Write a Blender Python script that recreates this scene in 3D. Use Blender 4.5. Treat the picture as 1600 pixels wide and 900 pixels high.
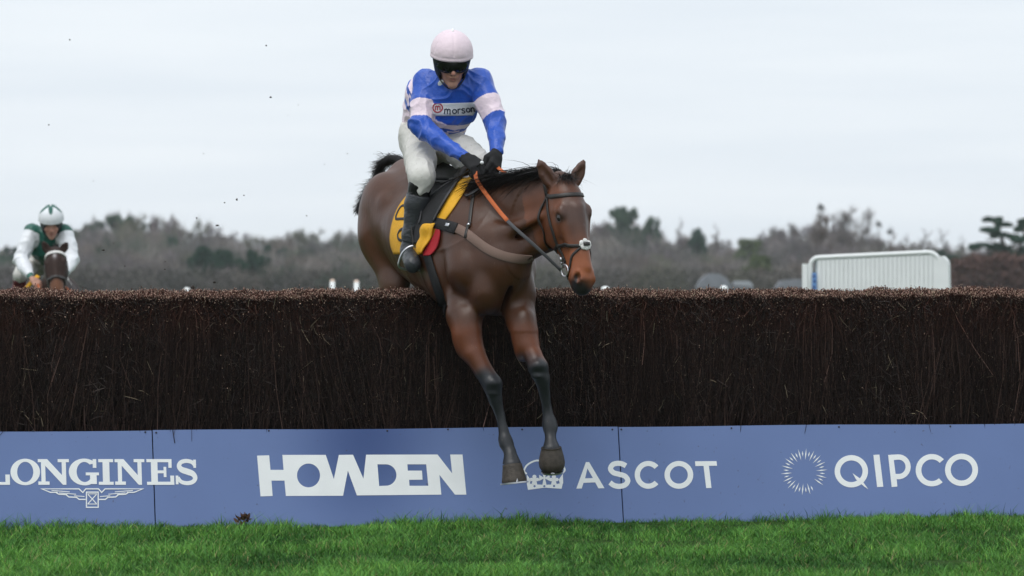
import bpy, bmesh, math, random
import numpy as np
from mathutils import Vector, Matrix
from mathutils.bvhtree import BVHTree
from mathutils.geometry import tessellate_polygon

for o in list(bpy.data.objects):
    bpy.data.objects.remove(o)
sc = bpy.context.scene
COL = sc.collection
rad = math.radians

# ------------------------------------------------------------------ camera
F = 7074.0            # focal length in pixels of a 1600 px wide picture
CAMZ, HORIZON = 1.5, 425.0
cam = bpy.data.cameras.new('camera')
cam.sensor_width = 36.0
cam.lens = 36.0 * F / 1600.0
cam.clip_start, cam.clip_end = 0.5, 9000.0
cam.dof.use_dof = True
cam.dof.focus_distance = 26.6
cam.dof.aperture_fstop = 5.0
camo = bpy.data.objects.new('camera', cam)
camo.location = (0, 0, CAMZ)
camo.rotation_euler = (rad(90) - math.atan(25.0 / F), 0, 0)
COL.objects.link(camo)
sc.camera = camo

# ------------------------------------------------------------------ light
SUN_EL, SUN_AZ = rad(62), rad(212)      # azimuth the light comes from, clockwise from +Y
w = bpy.data.worlds.new("World")
sc.world = w
w.use_nodes = True
nt = w.node_tree
nt.nodes.clear()
N = nt.nodes.new
out = N('ShaderNodeOutputWorld')
bg = N('ShaderNodeBackground')
bg.inputs['Strength'].default_value = 0.1
sky = N('ShaderNodeTexSky')
sky.sky_type = 'NISHITA'
sky.sun_disc = False
sky.sun_elevation = SUN_EL
sky.sun_rotation = SUN_AZ
tc = N('ShaderNodeTexCoord')
mp = N('ShaderNodeMapping')
mp.inputs['Scale'].default_value = (6.0, 6.0, 75.0)
nz = N('ShaderNodeTexNoise')
nz.inputs['Scale'].default_value = 1.6
nz.inputs['Detail'].default_value = 5.0
nz.inputs['Roughness'].default_value = 0.5
cr = N('ShaderNodeValToRGB')
cr.color_ramp.elements[0].position = 0.3
cr.color_ramp.elements[0].color = (7.75, 8.4, 9.1, 1)
cr.color_ramp.elements[1].position = 0.72
cr.color_ramp.elements[1].color = (8.45, 9.0, 9.55, 1)
mx = N('ShaderNodeMix')
mx.data_type = 'RGBA'
mx.inputs['Factor'].default_value = 0.94
L = nt.links.new
L(tc.outputs['Generated'], mp.inputs['Vector'])
L(mp.outputs['Vector'], nz.inputs['Vector'])
L(nz.outputs['Fac'], cr.inputs['Fac'])
L(sky.outputs['Color'], mx.inputs['A'])
L(cr.outputs['Color'], mx.inputs['B'])
L(mx.outputs['Result'], bg.inputs['Color'])
L(bg.outputs['Background'], out.inputs['Surface'])
sun = bpy.data.lights.new('sun', 'SUN')
sun.energy = 1.5
sun.angle = rad(40)
sun.color = (1.0, 0.97, 0.93)
suno = bpy.data.objects.new('sun', sun)
sd = Vector((math.sin(SUN_AZ) * math.cos(SUN_EL), math.cos(SUN_AZ) * math.cos(SUN_EL), math.sin(SUN_EL)))
suno.rotation_euler = sd.to_track_quat('Z', 'Y').to_euler()
suno.location = sd * 60
COL.objects.link(suno)
vs = sc.view_settings
vs.view_transform = 'Standard'
vs.look = 'None'
vs.exposure = 0.1
vs.gamma = 1.0
vs.use_curve_mapping = False

# ------------------------------------------------------------------ helpers
rng = np.random.default_rng(7)
random.seed(7)

def V3(*a):
    return np.array(a, float)

def nrm(v):
    v = np.asarray(v, float)
    return v / np.linalg.norm(v)

def P(px, py, Y):
    """point seen at photo pixel (px, py) at distance Y"""
    return V3((px - 800.0) / F * Y, Y, CAMZ - (py - HORIZON) / F * Y)

def ray(px, py):
    return nrm(P(px, py, 10.0) - V3(0, 0, CAMZ))

def thing(name, label, cat, loc=(0, 0, 0), group=None):
    o = bpy.data.objects.new(name, None)
    o.empty_display_size = 0.1
    COL.objects.link(o)
    o.location = [float(c) for c in loc]
    tag(o, label, cat, group)
    return o

def tag(o, label=None, cat=None, group=None, kind=None):
    if label: o['label'] = label
    if cat: o['category'] = cat
    if group: o['group'] = group
    if kind: o['kind'] = kind
    return o

def root_loc(p):
    while p is not None and p.parent is not None:
        p = p.parent
    return np.array(p.location) if p is not None else np.zeros(3)

def mk(name, v, f, mat, parent=None, smooth=True, col=None, kind=None, loc=None):
    """mesh object from world-space vertices; f is a list of faces or an int array"""
    v = np.asarray(v, float).reshape(-1, 3)
    off = root_loc(parent)
    if parent is None and loc is not None:
        off = np.asarray(loc, float)
    vv = v - off
    me = bpy.data.meshes.new(name)
    if isinstance(f, np.ndarray):
        n, k = f.shape
        me.vertices.add(len(vv))
        me.vertices.foreach_set('co', vv.astype(np.float32).ravel())
        me.loops.add(n * k)
        me.loops.foreach_set('vertex_index', f.astype(np.int32).ravel())
        me.polygons.add(n)
        me.polygons.foreach_set('loop_start', np.arange(0, n * k, k, dtype=np.int32))
        me.polygons.foreach_set('loop_total', np.full(n, k, np.int32))
        me.update(calc_edges=True)
    else:
        me.from_pydata([tuple(c) for c in vv], [], [tuple(int(i) for i in q) for q in f])
        me.update()
    if smooth:
        me.polygons.foreach_set('use_smooth', np.ones(len(me.polygons), bool))
    if col is not None:
        a = me.color_attributes.new('col', 'FLOAT_COLOR', 'POINT')
        c4 = np.ones((len(vv), 4), np.float32)
        c4[:, :3] = col
        a.data.foreach_set('color', c4.ravel())
    if mat is not None:
        me.materials.append(mat)
    o = bpy.data.objects.new(name, me)
    if parent is None and loc is not None:
        o.location = [float(c) for c in off]
    COL.objects.link(o)
    if parent is not None:
        o.parent = parent
    if kind:
        o['kind'] = kind
    return o

def copy_tree(o, parent=None):
    c = o.copy()
    COL.objects.link(c)
    c.parent = parent
    for ch in list(o.children):
        copy_tree(ch, c)
    return c

class MB:
    """collects simple shapes into one mesh"""
    def __init__(s):
        s.v, s.f, s.c = [], [], []
        s.n = 0
    def add(s, v, f, c=None):
        v = np.asarray(v, float).reshape(-1, 3)
        s.v.append(v)
        s.f += [tuple(i + s.n for i in q) for q in f]
        s.c.append(np.tile(np.asarray(c if c is not None else (1, 1, 1), float), (len(v), 1)))
        s.n += len(v)
    def box(s, c, ax, half, col=None):
        c = np.asarray(c, float)
        X, Y, Z = [np.asarray(a, float) for a in ax]
        vs_ = [c + X * half[0] * i + Y * half[1] * j + Z * half[2] * k
               for i in (-1, 1) for j in (-1, 1) for k in (-1, 1)]
        s.add(vs_, [(0, 1, 3, 2), (4, 6, 7, 5), (0, 4, 5, 1), (2, 3, 7, 6), (0, 2, 6, 4), (1, 5, 7, 3)], col)
    def tube(s, pts, r, n=8, col=None, cap=True, squash=None):
        pts = np.asarray(pts, float)
        m = len(pts)
        r = np.full(m, r) if np.isscalar(r) else np.asarray(r, float)
        t = np.gradient(pts, axis=0)
        t /= np.linalg.norm(t, axis=1)[:, None] + 1e-12
        ref = V3(0, 0, 1) if abs(t[0][2]) < 0.9 else V3(1, 0, 0)
        u = nrm(np.cross(t[0], ref))
        vs_ = []
        for i in range(m):
            u = nrm(u - t[i] * (u @ t[i]))
            b = np.cross(t[i], u)
            for k in range(n):
                a = 2 * math.pi * k / n
                vs_.append(pts[i] + r[i] * (u * math.cos(a) + b * math.sin(a)))
        fs = [(i * n + k, i * n + (k + 1) % n, (i + 1) * n + (k + 1) % n, (i + 1) * n + k)
              for i in range(m - 1) for k in range(n)]
        if cap:
            fs += [tuple(range(n))[::-1], tuple((m - 1) * n + k for k in range(n))]
        s.add(vs_, fs, col)
    def ball(s, c, r, ax=None, nu=12, nv=8, col=None):
        c = np.asarray(c, float)
        r = (r, r, r) if np.isscalar(r) else r
        ax = np.eye(3) if ax is None else np.asarray(ax, float)
        vs_ = []
        for j in range(nv + 1):
            th = math.pi * j / nv
            for i in range(nu):
                ph = 2 * math.pi * i / nu
                q = V3(math.sin(th) * math.cos(ph), math.sin(th) * math.sin(ph), math.cos(th)) * r
                vs_.append(c + q @ ax)
        fs = [(j * nu + i, (j + 1) * nu + i, (j + 1) * nu + (i + 1) % nu, j * nu + (i + 1) % nu)
              for j in range(nv) for i in range(nu)]
        s.add(vs_, fs, col)
    def strap(s, pts, nor, width, thick, col=None):
        """band lying on a surface: box section, normals given"""
        pts = np.asarray(pts, float)
        nor = np.asarray(nor, float)
        m = len(pts)
        wd = np.full(m, width) if np.isscalar(width) else np.asarray(width, float)
        t = np.gradient(pts, axis=0)
        t /= np.linalg.norm(t, axis=1)[:, None] + 1e-12
        vs_ = []
        for i in range(m):
            n_ = nrm(nor[i] - t[i] * (nor[i] @ t[i]))
            b = np.cross(t[i], n_)
            h = wd[i] / 2
            e = thick * 0.35
            for (x, y) in ((-h, -thick), (h, -thick), (h, thick - e), (h - min(e, h * .5), thick), (-h + min(e, h * .5), thick), (-h, thick - e)):
                vs_.append(pts[i] + b * x + n_ * y)
        k = 6
        fs = [(i * k + a, i * k + (a + 1) % k, (i + 1) * k + (a + 1) % k, (i + 1) * k + a)
              for i in range(m - 1) for a in range(k)]
        fs += [tuple(range(k))[::-1], tuple((m - 1) * k + a for a in range(k))]
        s.add(vs_, fs, col)
    def sheet(s, grid, nor, thick, col=None):
        """m x n grid of points thickened along the normals"""
        g = np.asarray(grid, float)
        nn = np.asarray(nor, float)
        m, n = g.shape[:2]
        vs_ = np.concatenate([(g + nn * thick).reshape(-1, 3), (g - nn * thick).reshape(-1, 3)])
        fs = []
        M = m * n
        for i in range(m - 1):
            for j in range(n - 1):
                a = i * n + j
                fs.append((a, a + 1, a + n + 1, a + n))
                fs.append((M + a, M + a + n, M + a + n + 1, M + a + 1))
        rim = [j for j in range(n)] + [i * n + n - 1 for i in range(1, m)] + [(m - 1) * n + j for j in range(n - 2, -1, -1)] + [i * n for i in range(m - 2, 0, -1)]
        for a, b in zip(rim, rim[1:] + rim[:1]):
            fs.append((a, M + a, M + b, b))
        s.add(vs_, fs, col)
    def build(s, name, mat, parent=None, smooth=True, usecol=False, kind=None, loc=None):
        return mk(name, np.concatenate(s.v), s.f, mat, parent, smooth,
                  np.concatenate(s.c) if usecol else None, kind, loc)

def spline(pts, n):
    """Catmull-Rom through pts, n samples per span; works for any number of columns"""
    p = np.asarray(pts, float)
    q = np.vstack([2 * p[0] - p[1], p, 2 * p[-1] - p[-2]])
    o = []
    for i in range(len(p) - 1):
        a, b, c, d = q[i:i + 4]
        for k in range(n):
            t = k / n
            o.append(.5 * ((2 * b) + (c - a) * t + (2 * a - 5 * b + 4 * c - d) * t * t + (3 * b - a - 3 * c + d) * t ** 3))
    o.append(p[-1])
    return np.array(o)

def sinenoise(p, scale, seed, n=10):
    """smooth pseudo noise in about -1..1 for an array of points"""
    r = np.random.default_rng(seed)
    p = np.asarray(p, float)
    o = np.zeros(len(p))
    for _ in range(n):
        k = r.normal(size=3)
        k *= scale * r.uniform(.5, 1.5) / np.linalg.norm(k)
        o += np.sin(p @ k + r.uniform(0, 6.28))
    return o / math.sqrt(n / 2) * .6

def sstep(a, b, x):
    t = np.clip((x - a) / (b - a), 0, 1)
    return t * t * (3 - 2 * t)

# ------------------------------------------------------------------ distance-field modeller
class Sdf:
    def __init__(s, lo, hi, h):
        s.lo = np.asarray(lo, float)
        s.h = h
        s.dim = np.ceil((np.asarray(hi, float) - s.lo) / h).astype(int) + 1
        s.d = np.full(s.dim, 9.0, np.float32)
    def win(s, lo, hi):
        a = np.clip(np.floor((lo - s.lo) / s.h).astype(int), 0, s.dim - 1)
        b = np.clip(np.ceil((hi - s.lo) / s.h).astype(int) + 1, 1, s.dim)
        sl = tuple(slice(a[i], b[i]) for i in range(3))
        ax = [(s.lo[i] + s.h * np.arange(a[i], b[i])).astype(np.float32) for i in range(3)]
        return sl, ax[0][:, None, None], ax[1][None, :, None], ax[2][None, None, :]
    def put(s, sl, d, k, sub):
        o = s.d[sl]
        if sub:
            h = np.clip(.5 - .5 * (o + d) / k, 0, 1)
            s.d[sl] = o * (1 - h) - d * h + k * h * (1 - h)
        else:
            h = np.clip(.5 + .5 * (d - o) / k, 0, 1)
            s.d[sl] = d * (1 - h) + o * h - k * h * (1 - h)
    def cone(s, a, b, ra, rb, k=.02, n=None, q=1.0, sub=False):
        """tapered capsule; q scales the radius along direction n"""
        a = np.asarray(a, float)
        b = np.asarray(b, float)
        R = max(ra, rb) * max(1, q) + k + 3 * s.h
        sl, X, Y, Z = s.win(np.minimum(a, b) - R, np.maximum(a, b) + R)
        ba = b - a
        L2 = max(ba @ ba, 1e-9)
        x, y, z = X - a[0], Y - a[1], Z - a[2]
        t = np.clip((x * ba[0] + y * ba[1] + z * ba[2]) / L2, 0, 1)
        x, y, z = x - t * ba[0], y - t * ba[1], z - t * ba[2]
        l2 = x * x + y * y + z * z
        if n is not None and q != 1.0:
            n = nrm(n)
            m = x * n[0] + y * n[1] + z * n[2]
            l2 = l2 + m * m * (1 / q ** 2 - 1)
        r = ra + (rb - ra) * t
        d = np.sqrt(np.maximum(l2, 1e-10)) - r
        if q < 1: d = d * (q ** .5)
        s.put(sl, d.astype(np.float32), k, sub)
    def ell(s, c, ax, r, k=.02, sub=False):
        c = np.asarray(c, float)
        r = np.asarray(r, float)
        R = r.max() + k + 3 * s.h
        sl, X, Y, Z = s.win(c - R, c + R)
        x, y, z = X - c[0], Y - c[1], Z - c[2]
        k0 = k1 = 0
        for i in range(3):
            a = nrm(ax[i])
            u = (x * a[0] + y * a[1] + z * a[2]) / r[i]
            k0 = k0 + u * u
            k1 = k1 + (u / r[i]) ** 2
        k0 = np.sqrt(k0) + 1e-6
        d = k0 * (k0 - 1) / (np.sqrt(k1) + 1e-6)
        s.put(sl, d.astype(np.float32), k, sub)
    def chain(s, pts, k=.02, n=None, q=1.0):
        """pts: rows of (x,y,z,r)"""
        pts = np.asarray(pts, float)
        for a, b in zip(pts[:-1], pts[1:]):
            s.cone(a[:3], b[:3], a[3], b[3], k, n, q)
    def mesh(s, smooth=3, iso=0.0):
        d = s.d - iso
        ins = d < 0
        c = np.zeros(s.dim - 1, np.uint8)
        for i in (0, 1):
            for j in (0, 1):
                for k in (0, 1):
                    c += ins[i:s.dim[0] - 1 + i, j:s.dim[1] - 1 + j, k:s.dim[2] - 1 + k]
        I, J, K = np.nonzero((c > 0) & (c < 8))
        acc = np.zeros((len(I), 3))
        cnt = np.zeros(len(I))
        cor = [(i, j, k) for i in (0, 1) for j in (0, 1) for k in (0, 1)]
        val = {q: d[I + q[0], J + q[1], K + q[2]].astype(float) for q in cor}
        for a in cor:
            for x in range(3):
                if a[x] == 0:
                    b = tuple(1 if y == x else a[y] for y in range(3))
                    va, vb = val[a], val[b]
                    m = (va < 0) != (vb < 0)
                    t = np.where(m, va / np.where(m, va - vb, 1), 0)
                    p = np.tile(np.array(a, float), (len(I), 1))
                    p[:, x] += t
                    acc[m] += p[m]
                    cnt[m] += 1
        v = s.lo + s.h * (np.stack([I, J, K], 1) + acc / cnt[:, None])
        idx = np.full(s.dim - 1, -1, np.int64)
        idx[I, J, K] = np.arange(len(I))
        fs = []
        for x in range(3):
            y, z = (x + 1) % 3, (x + 2) % 3
            sa = [slice(None)] * 3
            sb = [slice(None)] * 3
            sa[x] = slice(0, -1)
            sb[x] = slice(1, None)
            A, B = ins[tuple(sa)], ins[tuple(sb)]
            E = np.stack(np.nonzero(A != B), 1)
            ok = (E[:, y] > 0) & (E[:, z] > 0) & (E[:, y] < s.dim[y] - 1) & (E[:, z] < s.dim[z] - 1)
            E = E[ok]
            sg = A[E[:, 0], E[:, 1], E[:, 2]]
            q = []
            for (dy, dz) in ((1, 1), (0, 1), (0, 0), (1, 0)):
                e = E.copy()
                e[:, y] -= dy
                e[:, z] -= dz
                q.append(idx[e[:, 0], e[:, 1], e[:, 2]])
            q = np.stack(q, 1)
            q[~sg] = q[~sg][:, ::-1]
            fs.append(q)
        f = np.concatenate(fs)
        f = f[(f >= 0).all(1)]
        return laplace(v, f, smooth), f

def laplace(v, f, n, lam=.5, w=None):
    if n == 0: return v
    e = np.concatenate([f[:, [i, (i + 1) % f.shape[1]]] for i in range(f.shape[1])])
    e = np.concatenate([e, e[:, ::-1]])
    deg = np.bincount(e[:, 0], minlength=len(v)).astype(float)
    deg[deg == 0] = 1
    for it in range(n):
        for l in (lam, -lam * .9) if n > 2 else (lam,):
            a = np.stack([np.bincount(e[:, 0], v[e[:, 1], i], len(v)) for i in range(3)], 1) / deg[:, None]
            dlt = (a - v) * l
            if w is not None: dlt = dlt * w[:, None]
            v = v + dlt
    return v

def vnormals(v, f):
    n = np.cross(v[f[:, 2]] - v[f[:, 0]], v[f[:, 3 if f.shape[1] > 3 else 1]] - v[f[:, 1 if f.shape[1] > 3 else 0]])
    if f.shape[1] == 3: n = -n
    o = np.stack([np.bincount(f.ravel(), np.repeat(n[:, i], f.shape[1]), len(v)) for i in range(3)], 1)
    return o / (np.linalg.norm(o, axis=1)[:, None] + 1e-12)

class Surf:
    """something straps and patches can be laid on"""
    def __init__(s, v, f):
        s.b = BVHTree.FromPolygons([Vector(c) for c in v], [tuple(map(int, q)) for q in f])
    def hit(s, px, py, off=0.0, fallback=26.4):
        d = ray(px, py)
        r = s.b.ray_cast(Vector((0, 0, CAMZ)), Vector(d))
        if r[0] is None:
            r = s.b.find_nearest(Vector(P(px, py, fallback)))
        n = np.array(r[1])
        if n @ d > 0: n = -n
        return np.array(r[0]) + n * off, n
    def snap(s, p, off=0.0):
        r = s.b.find_nearest(Vector(p))
        n = np.array(r[1])
        return np.array(r[0]) + n * off, n
    def line(s, pix, per=5, off=.004, smooth=2):
        q = spline(pix, per)
        h = [s.hit(a[0], a[1], off) for a in q]
        p = np.array([a for a, _ in h])
        n = np.array([b for _, b in h])
        for _ in range(smooth):
            p[1:-1] = (p[:-2] + 2 * p[1:-1] + p[2:]) / 4
            n[1:-1] = (n[:-2] + 2 * n[1:-1] + n[2:]) / 4
        return p, n / np.linalg.norm(n, axis=1)[:, None]
    def line3(s, pts, per=5, off=.004, smooth=2):
        q = spline(pts, per)
        h = [s.snap(a, off) for a in q]
        p = np.array([a for a, _ in h])
        n = np.array([b for _, b in h])
        for _ in range(smooth):
            p[1:-1] = (p[:-2] + 2 * p[1:-1] + p[2:]) / 4
        return p, n
    def patch(s, rows, per=4, cols=8, off=.006, smooth=2):
        """rows: list of (left pixel, right pixel) pairs down the patch"""
        l = spline([a for a, _ in rows], per)
        r = spline([b for _, b in rows], per)
        g = np.zeros((len(l), cols + 1, 3))
        n = np.zeros_like(g)
        for i in range(len(l)):
            for j in range(cols + 1):
                q = l[i] + (r[i] - l[i]) * j / cols
                g[i, j], n[i, j] = s.hit(q[0], q[1], off)
        for _ in range(smooth):
            for a in (g, n):
                a[1:-1] = (a[:-2] + 2 * a[1:-1] + a[2:]) / 4
                a[:, 1:-1] = (a[:, :-2] + 2 * a[:, 1:-1] + a[:, 2:]) / 4
        return g, n / np.linalg.norm(n, axis=2)[:, :, None]

# ------------------------------------------------------------------ materials
def mat(name, col=(.5, .5, .5), rough=.6, spec=.4, bump=0.0, bscale=80.0, var=0.0, vscale=6.0, attr=False,
        metal=0.0, sheen=0.0, coat=0.0, bdetail=4.0, stretch=None, bdist=.01):
    m = bpy.data.materials.new(name)
    m.use_nodes = True
    t = m.node_tree
    b = t.nodes['Principled BSDF']
    b.inputs['Roughness'].default_value = rough
    b.inputs['Specular IOR Level'].default_value = spec
    b.inputs['Metallic'].default_value = metal
    b.inputs['Sheen Weight'].default_value = sheen
    b.inputs['Coat Weight'].default_value = coat
    b.inputs['Base Color'].default_value = (*col, 1)
    src = None
    g = t.nodes.new('ShaderNodeNewGeometry')
    if attr:
        a = t.nodes.new('ShaderNodeVertexColor')
        a.layer_name = 'col'
        src = a.outputs['Color']
    if var > 0:
        n = t.nodes.new('ShaderNodeTexNoise')
        n.inputs['Scale'].default_value = vscale
        n.inputs['Detail'].default_value = 6
        t.links.new(g.outputs['Position'], n.inputs['Vector'])
        mr = t.nodes.new('ShaderNodeMapRange')
        mr.inputs['From Min'].default_value = .3
        mr.inputs['From Max'].default_value = .7
        mr.inputs['To Min'].default_value = 1 - var
        mr.inputs['To Max'].default_value = 1 + var
        t.links.new(n.outputs['Fac'], mr.inputs['Value'])
        mm = t.nodes.new('ShaderNodeVectorMath')
        mm.operation = 'SCALE'
        if src is not None:
            t.links.new(src, mm.inputs[0])
        else:
            mm.inputs[0].default_value = col
        t.links.new(mr.outputs['Result'], mm.inputs['Scale'])
        src = mm.outputs['Vector']
    if src is not None:
        t.links.new(src, b.inputs['Base Color'])
    if bump > 0:
        n = t.nodes.new('ShaderNodeTexNoise')
        n.inputs['Scale'].default_value = bscale
        n.inputs['Detail'].default_value = bdetail
        if stretch is not None:
            mpn = t.nodes.new('ShaderNodeMapping')
            mpn.inputs['Scale'].default_value = stretch
            t.links.new(g.outputs['Position'], mpn.inputs['Vector'])
            t.links.new(mpn.outputs['Vector'], n.inputs['Vector'])
        else:
            t.links.new(g.outputs['Position'], n.inputs['Vector'])
        bp = t.nodes.new('ShaderNodeBump')
        bp.inputs['Strength'].default_value = bump
        bp.inputs['Distance'].default_value = bdist
        t.links.new(n.outputs['Fac'], bp.inputs['Height'])
        t.links.new(bp.outputs['Normal'], b.inputs['Normal'])
    return m

M = dict(
    coat=mat('horse_coat', rough=.40, spec=.42, attr=True, var=.14, vscale=11, bump=.35, bscale=90, bdist=.004, stretch=(1, 1, .35)),
    hair=mat('horse_hair', (.012, .010, .010), rough=.5, spec=.4),
    hoof=mat('hoof_horn', (.055, .045, .036), rough=.6, var=.3, vscale=40, bump=.4, bscale=120),
    steel=mat('steel', (.6, .6, .62), rough=.3, metal=1.0),
    eye=mat('eye_dark', (.008, .005, .004), rough=.08, spec=.7),
    leather=mat('dark_leather', (.022, .018, .016), rough=.42, spec=.5, bump=.2, bscale=200),
    brown=mat('brown_webbing', (.19, .125, .10), rough=.75, bump=.3, bscale=300),
    rubber=mat('orange_rubber', (.55, .13, .035), rough=.6, bump=.4, bscale=300),
    rein=mat('grey_rein', (.07, .07, .075), rough=.6),
    fleece=mat('white_fleece', (.8, .79, .76), rough=.95, bump=.8, bscale=160, sheen=.3),
    yellow=mat('yellow_cloth', (.74, .38, .02), rough=.7, var=.08, vscale=20, bump=.35, bscale=60),
    red=mat('red_cloth', (.42, .015, .025), rough=.7, bump=.3, bscale=60),
    black=mat('black_cloth', (.010, .010, .011), rough=.7, bump=.3, bscale=120),
    silk=mat('racing_silk', rough=.38, spec=.5, attr=True, var=.05, vscale=14, bump=.5, bscale=34, bdetail=5, bdist=.012, sheen=.15),
    breech=mat('white_breeches', rough=.75, spec=.3, attr=True, var=.06, vscale=12, bump=.5, bscale=28, bdist=.012),
    boot=mat('black_boot', rough=.35, spec=.5, attr=True, bump=.35, bscale=40, stretch=(1, 1, 2.2)),
    glove=mat('black_glove', (.012, .012, .013), rough=.8, bump=.4, bscale=240),
    skin=mat('skin', rough=.5, spec=.35, attr=True, var=.05, vscale=40),
    cap=mat('silk_cap', rough=.55, attr=True, bump=.45, bscale=30, sheen=.2, bdist=.008),
    shell=mat('helmet_shell', (.010, .010, .011), rough=.45),
    lens=mat('goggle_lens', (.006, .006, .007), rough=.08, spec=.6),
    white=mat('white_plastic', (.84, .86, .86), rough=.45, var=.04, vscale=3),
    letter=mat('white_vinyl', (.86, .88, .88), rough=.5, var=.03, vscale=9),
    screw=mat('screw', (.04, .04, .05), rough=.5, metal=.4),
    soil=mat('soil', (.035, .025, .02), rough=.95, bump=.6, bscale=120),
    grey=mat('grey_roof', (.22, .23, .26), rough=.8, var=.15, vscale=2),
)

def add_flecks(m, col, lo, hi, scale):
    t = m.node_tree
    b = t.nodes['Principled BSDF']
    src = b.inputs['Base Color'].links[0].from_socket
    g = t.nodes.new('ShaderNodeNewGeometry')
    n = t.nodes.new('ShaderNodeTexNoise')
    n.inputs['Scale'].default_value = scale
    n.inputs['Detail'].default_value = 2
    r = t.nodes.new('ShaderNodeValToRGB')
    r.color_ramp.elements[0].position, r.color_ramp.elements[0].color = lo, (0, 0, 0, 1)
    r.color_ramp.elements[1].position, r.color_ramp.elements[1].color = hi, (.6, .6, .6, 1)
    x = t.nodes.new('ShaderNodeMix'); x.data_type = 'RGBA'
    x.inputs['B'].default_value = (*col, 1)
    t.links.new(g.outputs['Position'], n.inputs['Vector'])
    t.links.new(n.outputs['Fac'], r.inputs['Fac'])
    t.links.new(r.outputs['Color'], x.inputs['Factor'])
    t.links.new(src, x.inputs['A'])
    t.links.new(x.outputs['Result'], b.inputs['Base Color'])
add_flecks(M['coat'], (.26, .20, .15), .735, .78, 75)
add_flecks(M['breech'], (.20, .16, .11), .70, .76, 60)

# ------------------------------------------------------------------ ground
def build_ground():
    m = bpy.data.materials.new('turf')
    m.use_nodes = True
    t = m.node_tree
    b = t.nodes['Principled BSDF']
    b.inputs['Roughness'].default_value = .95
    b.inputs['Specular IOR Level'].default_value = .1
    g = t.nodes.new('ShaderNodeNewGeometry')
    n = t.nodes.new('ShaderNodeTexNoise')
    n.inputs['Scale'].default_value = 5.0
    n.inputs['Detail'].default_value = 9
    r = t.nodes.new('ShaderNodeValToRGB')
    e = r.color_ramp.elements
    e[0].position, e[0].color = .32, (.020, .040, .010, 1)
    e[1].position, e[1].color = .68, (.055, .120, .022, 1)
    t.links.new(g.outputs['Position'], n.inputs['Vector'])
    t.links.new(n.outputs['Fac'], r.inputs['Fac'])
    t.links.new(r.outputs['Color'], b.inputs['Base Color'])
    n2 = t.nodes.new('ShaderNodeTexNoise')
    n2.inputs['Scale'].default_value = 90
    bp = t.nodes.new('ShaderNodeBump')
    bp.inputs['Distance'].default_value = .03
    t.links.new(g.outputs['Position'], n2.inputs['Vector'])
    t.links.new(n2.outputs['Fac'], bp.inputs['Height'])
    t.links.new(bp.outputs['Normal'], b.inputs['Normal'])
    ys = np.concatenate([np.linspace(-30, 60, 91), np.linspace(70, 400, 34), np.linspace(450, 1400, 20)])
    xs = np.concatenate([[-1000, -600, -300], np.linspace(-120, 120, 121), [300, 600, 1000]])
    X, Y = np.meshgrid(xs, ys, indexing='ij')
    Z = -3.2 * sstep(90, 420, Y) + .012 * np.sin(X * 2.3 + Y) * np.sin(Y * 1.7)
    v = np.stack([X, Y, Z], 2).reshape(-1, 3)
    nx, ny = X.shape
    i, j = np.meshgrid(np.arange(nx - 1), np.arange(ny - 1), indexing='ij')
    a = (i * ny + j).ravel()
    f = np.stack([a, a + ny, a + ny + 1, a + 1], 1)
    return mk('ground', v, f, m, kind='structure')
build_ground()

# fence frame: base line through (0, FY), yawed; d along it, nb towards its back
FA = rad(13.0)
FY = 26.8
FD = V3(math.cos(FA), math.sin(FA), 0)
NB = V3(-math.sin(FA), math.cos(FA), 0)
UP = V3(0, 0, 1)
def fence(u, w_, z):
    return V3(0, FY, 0) + FD * u + NB * w_ + UP * z

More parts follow.
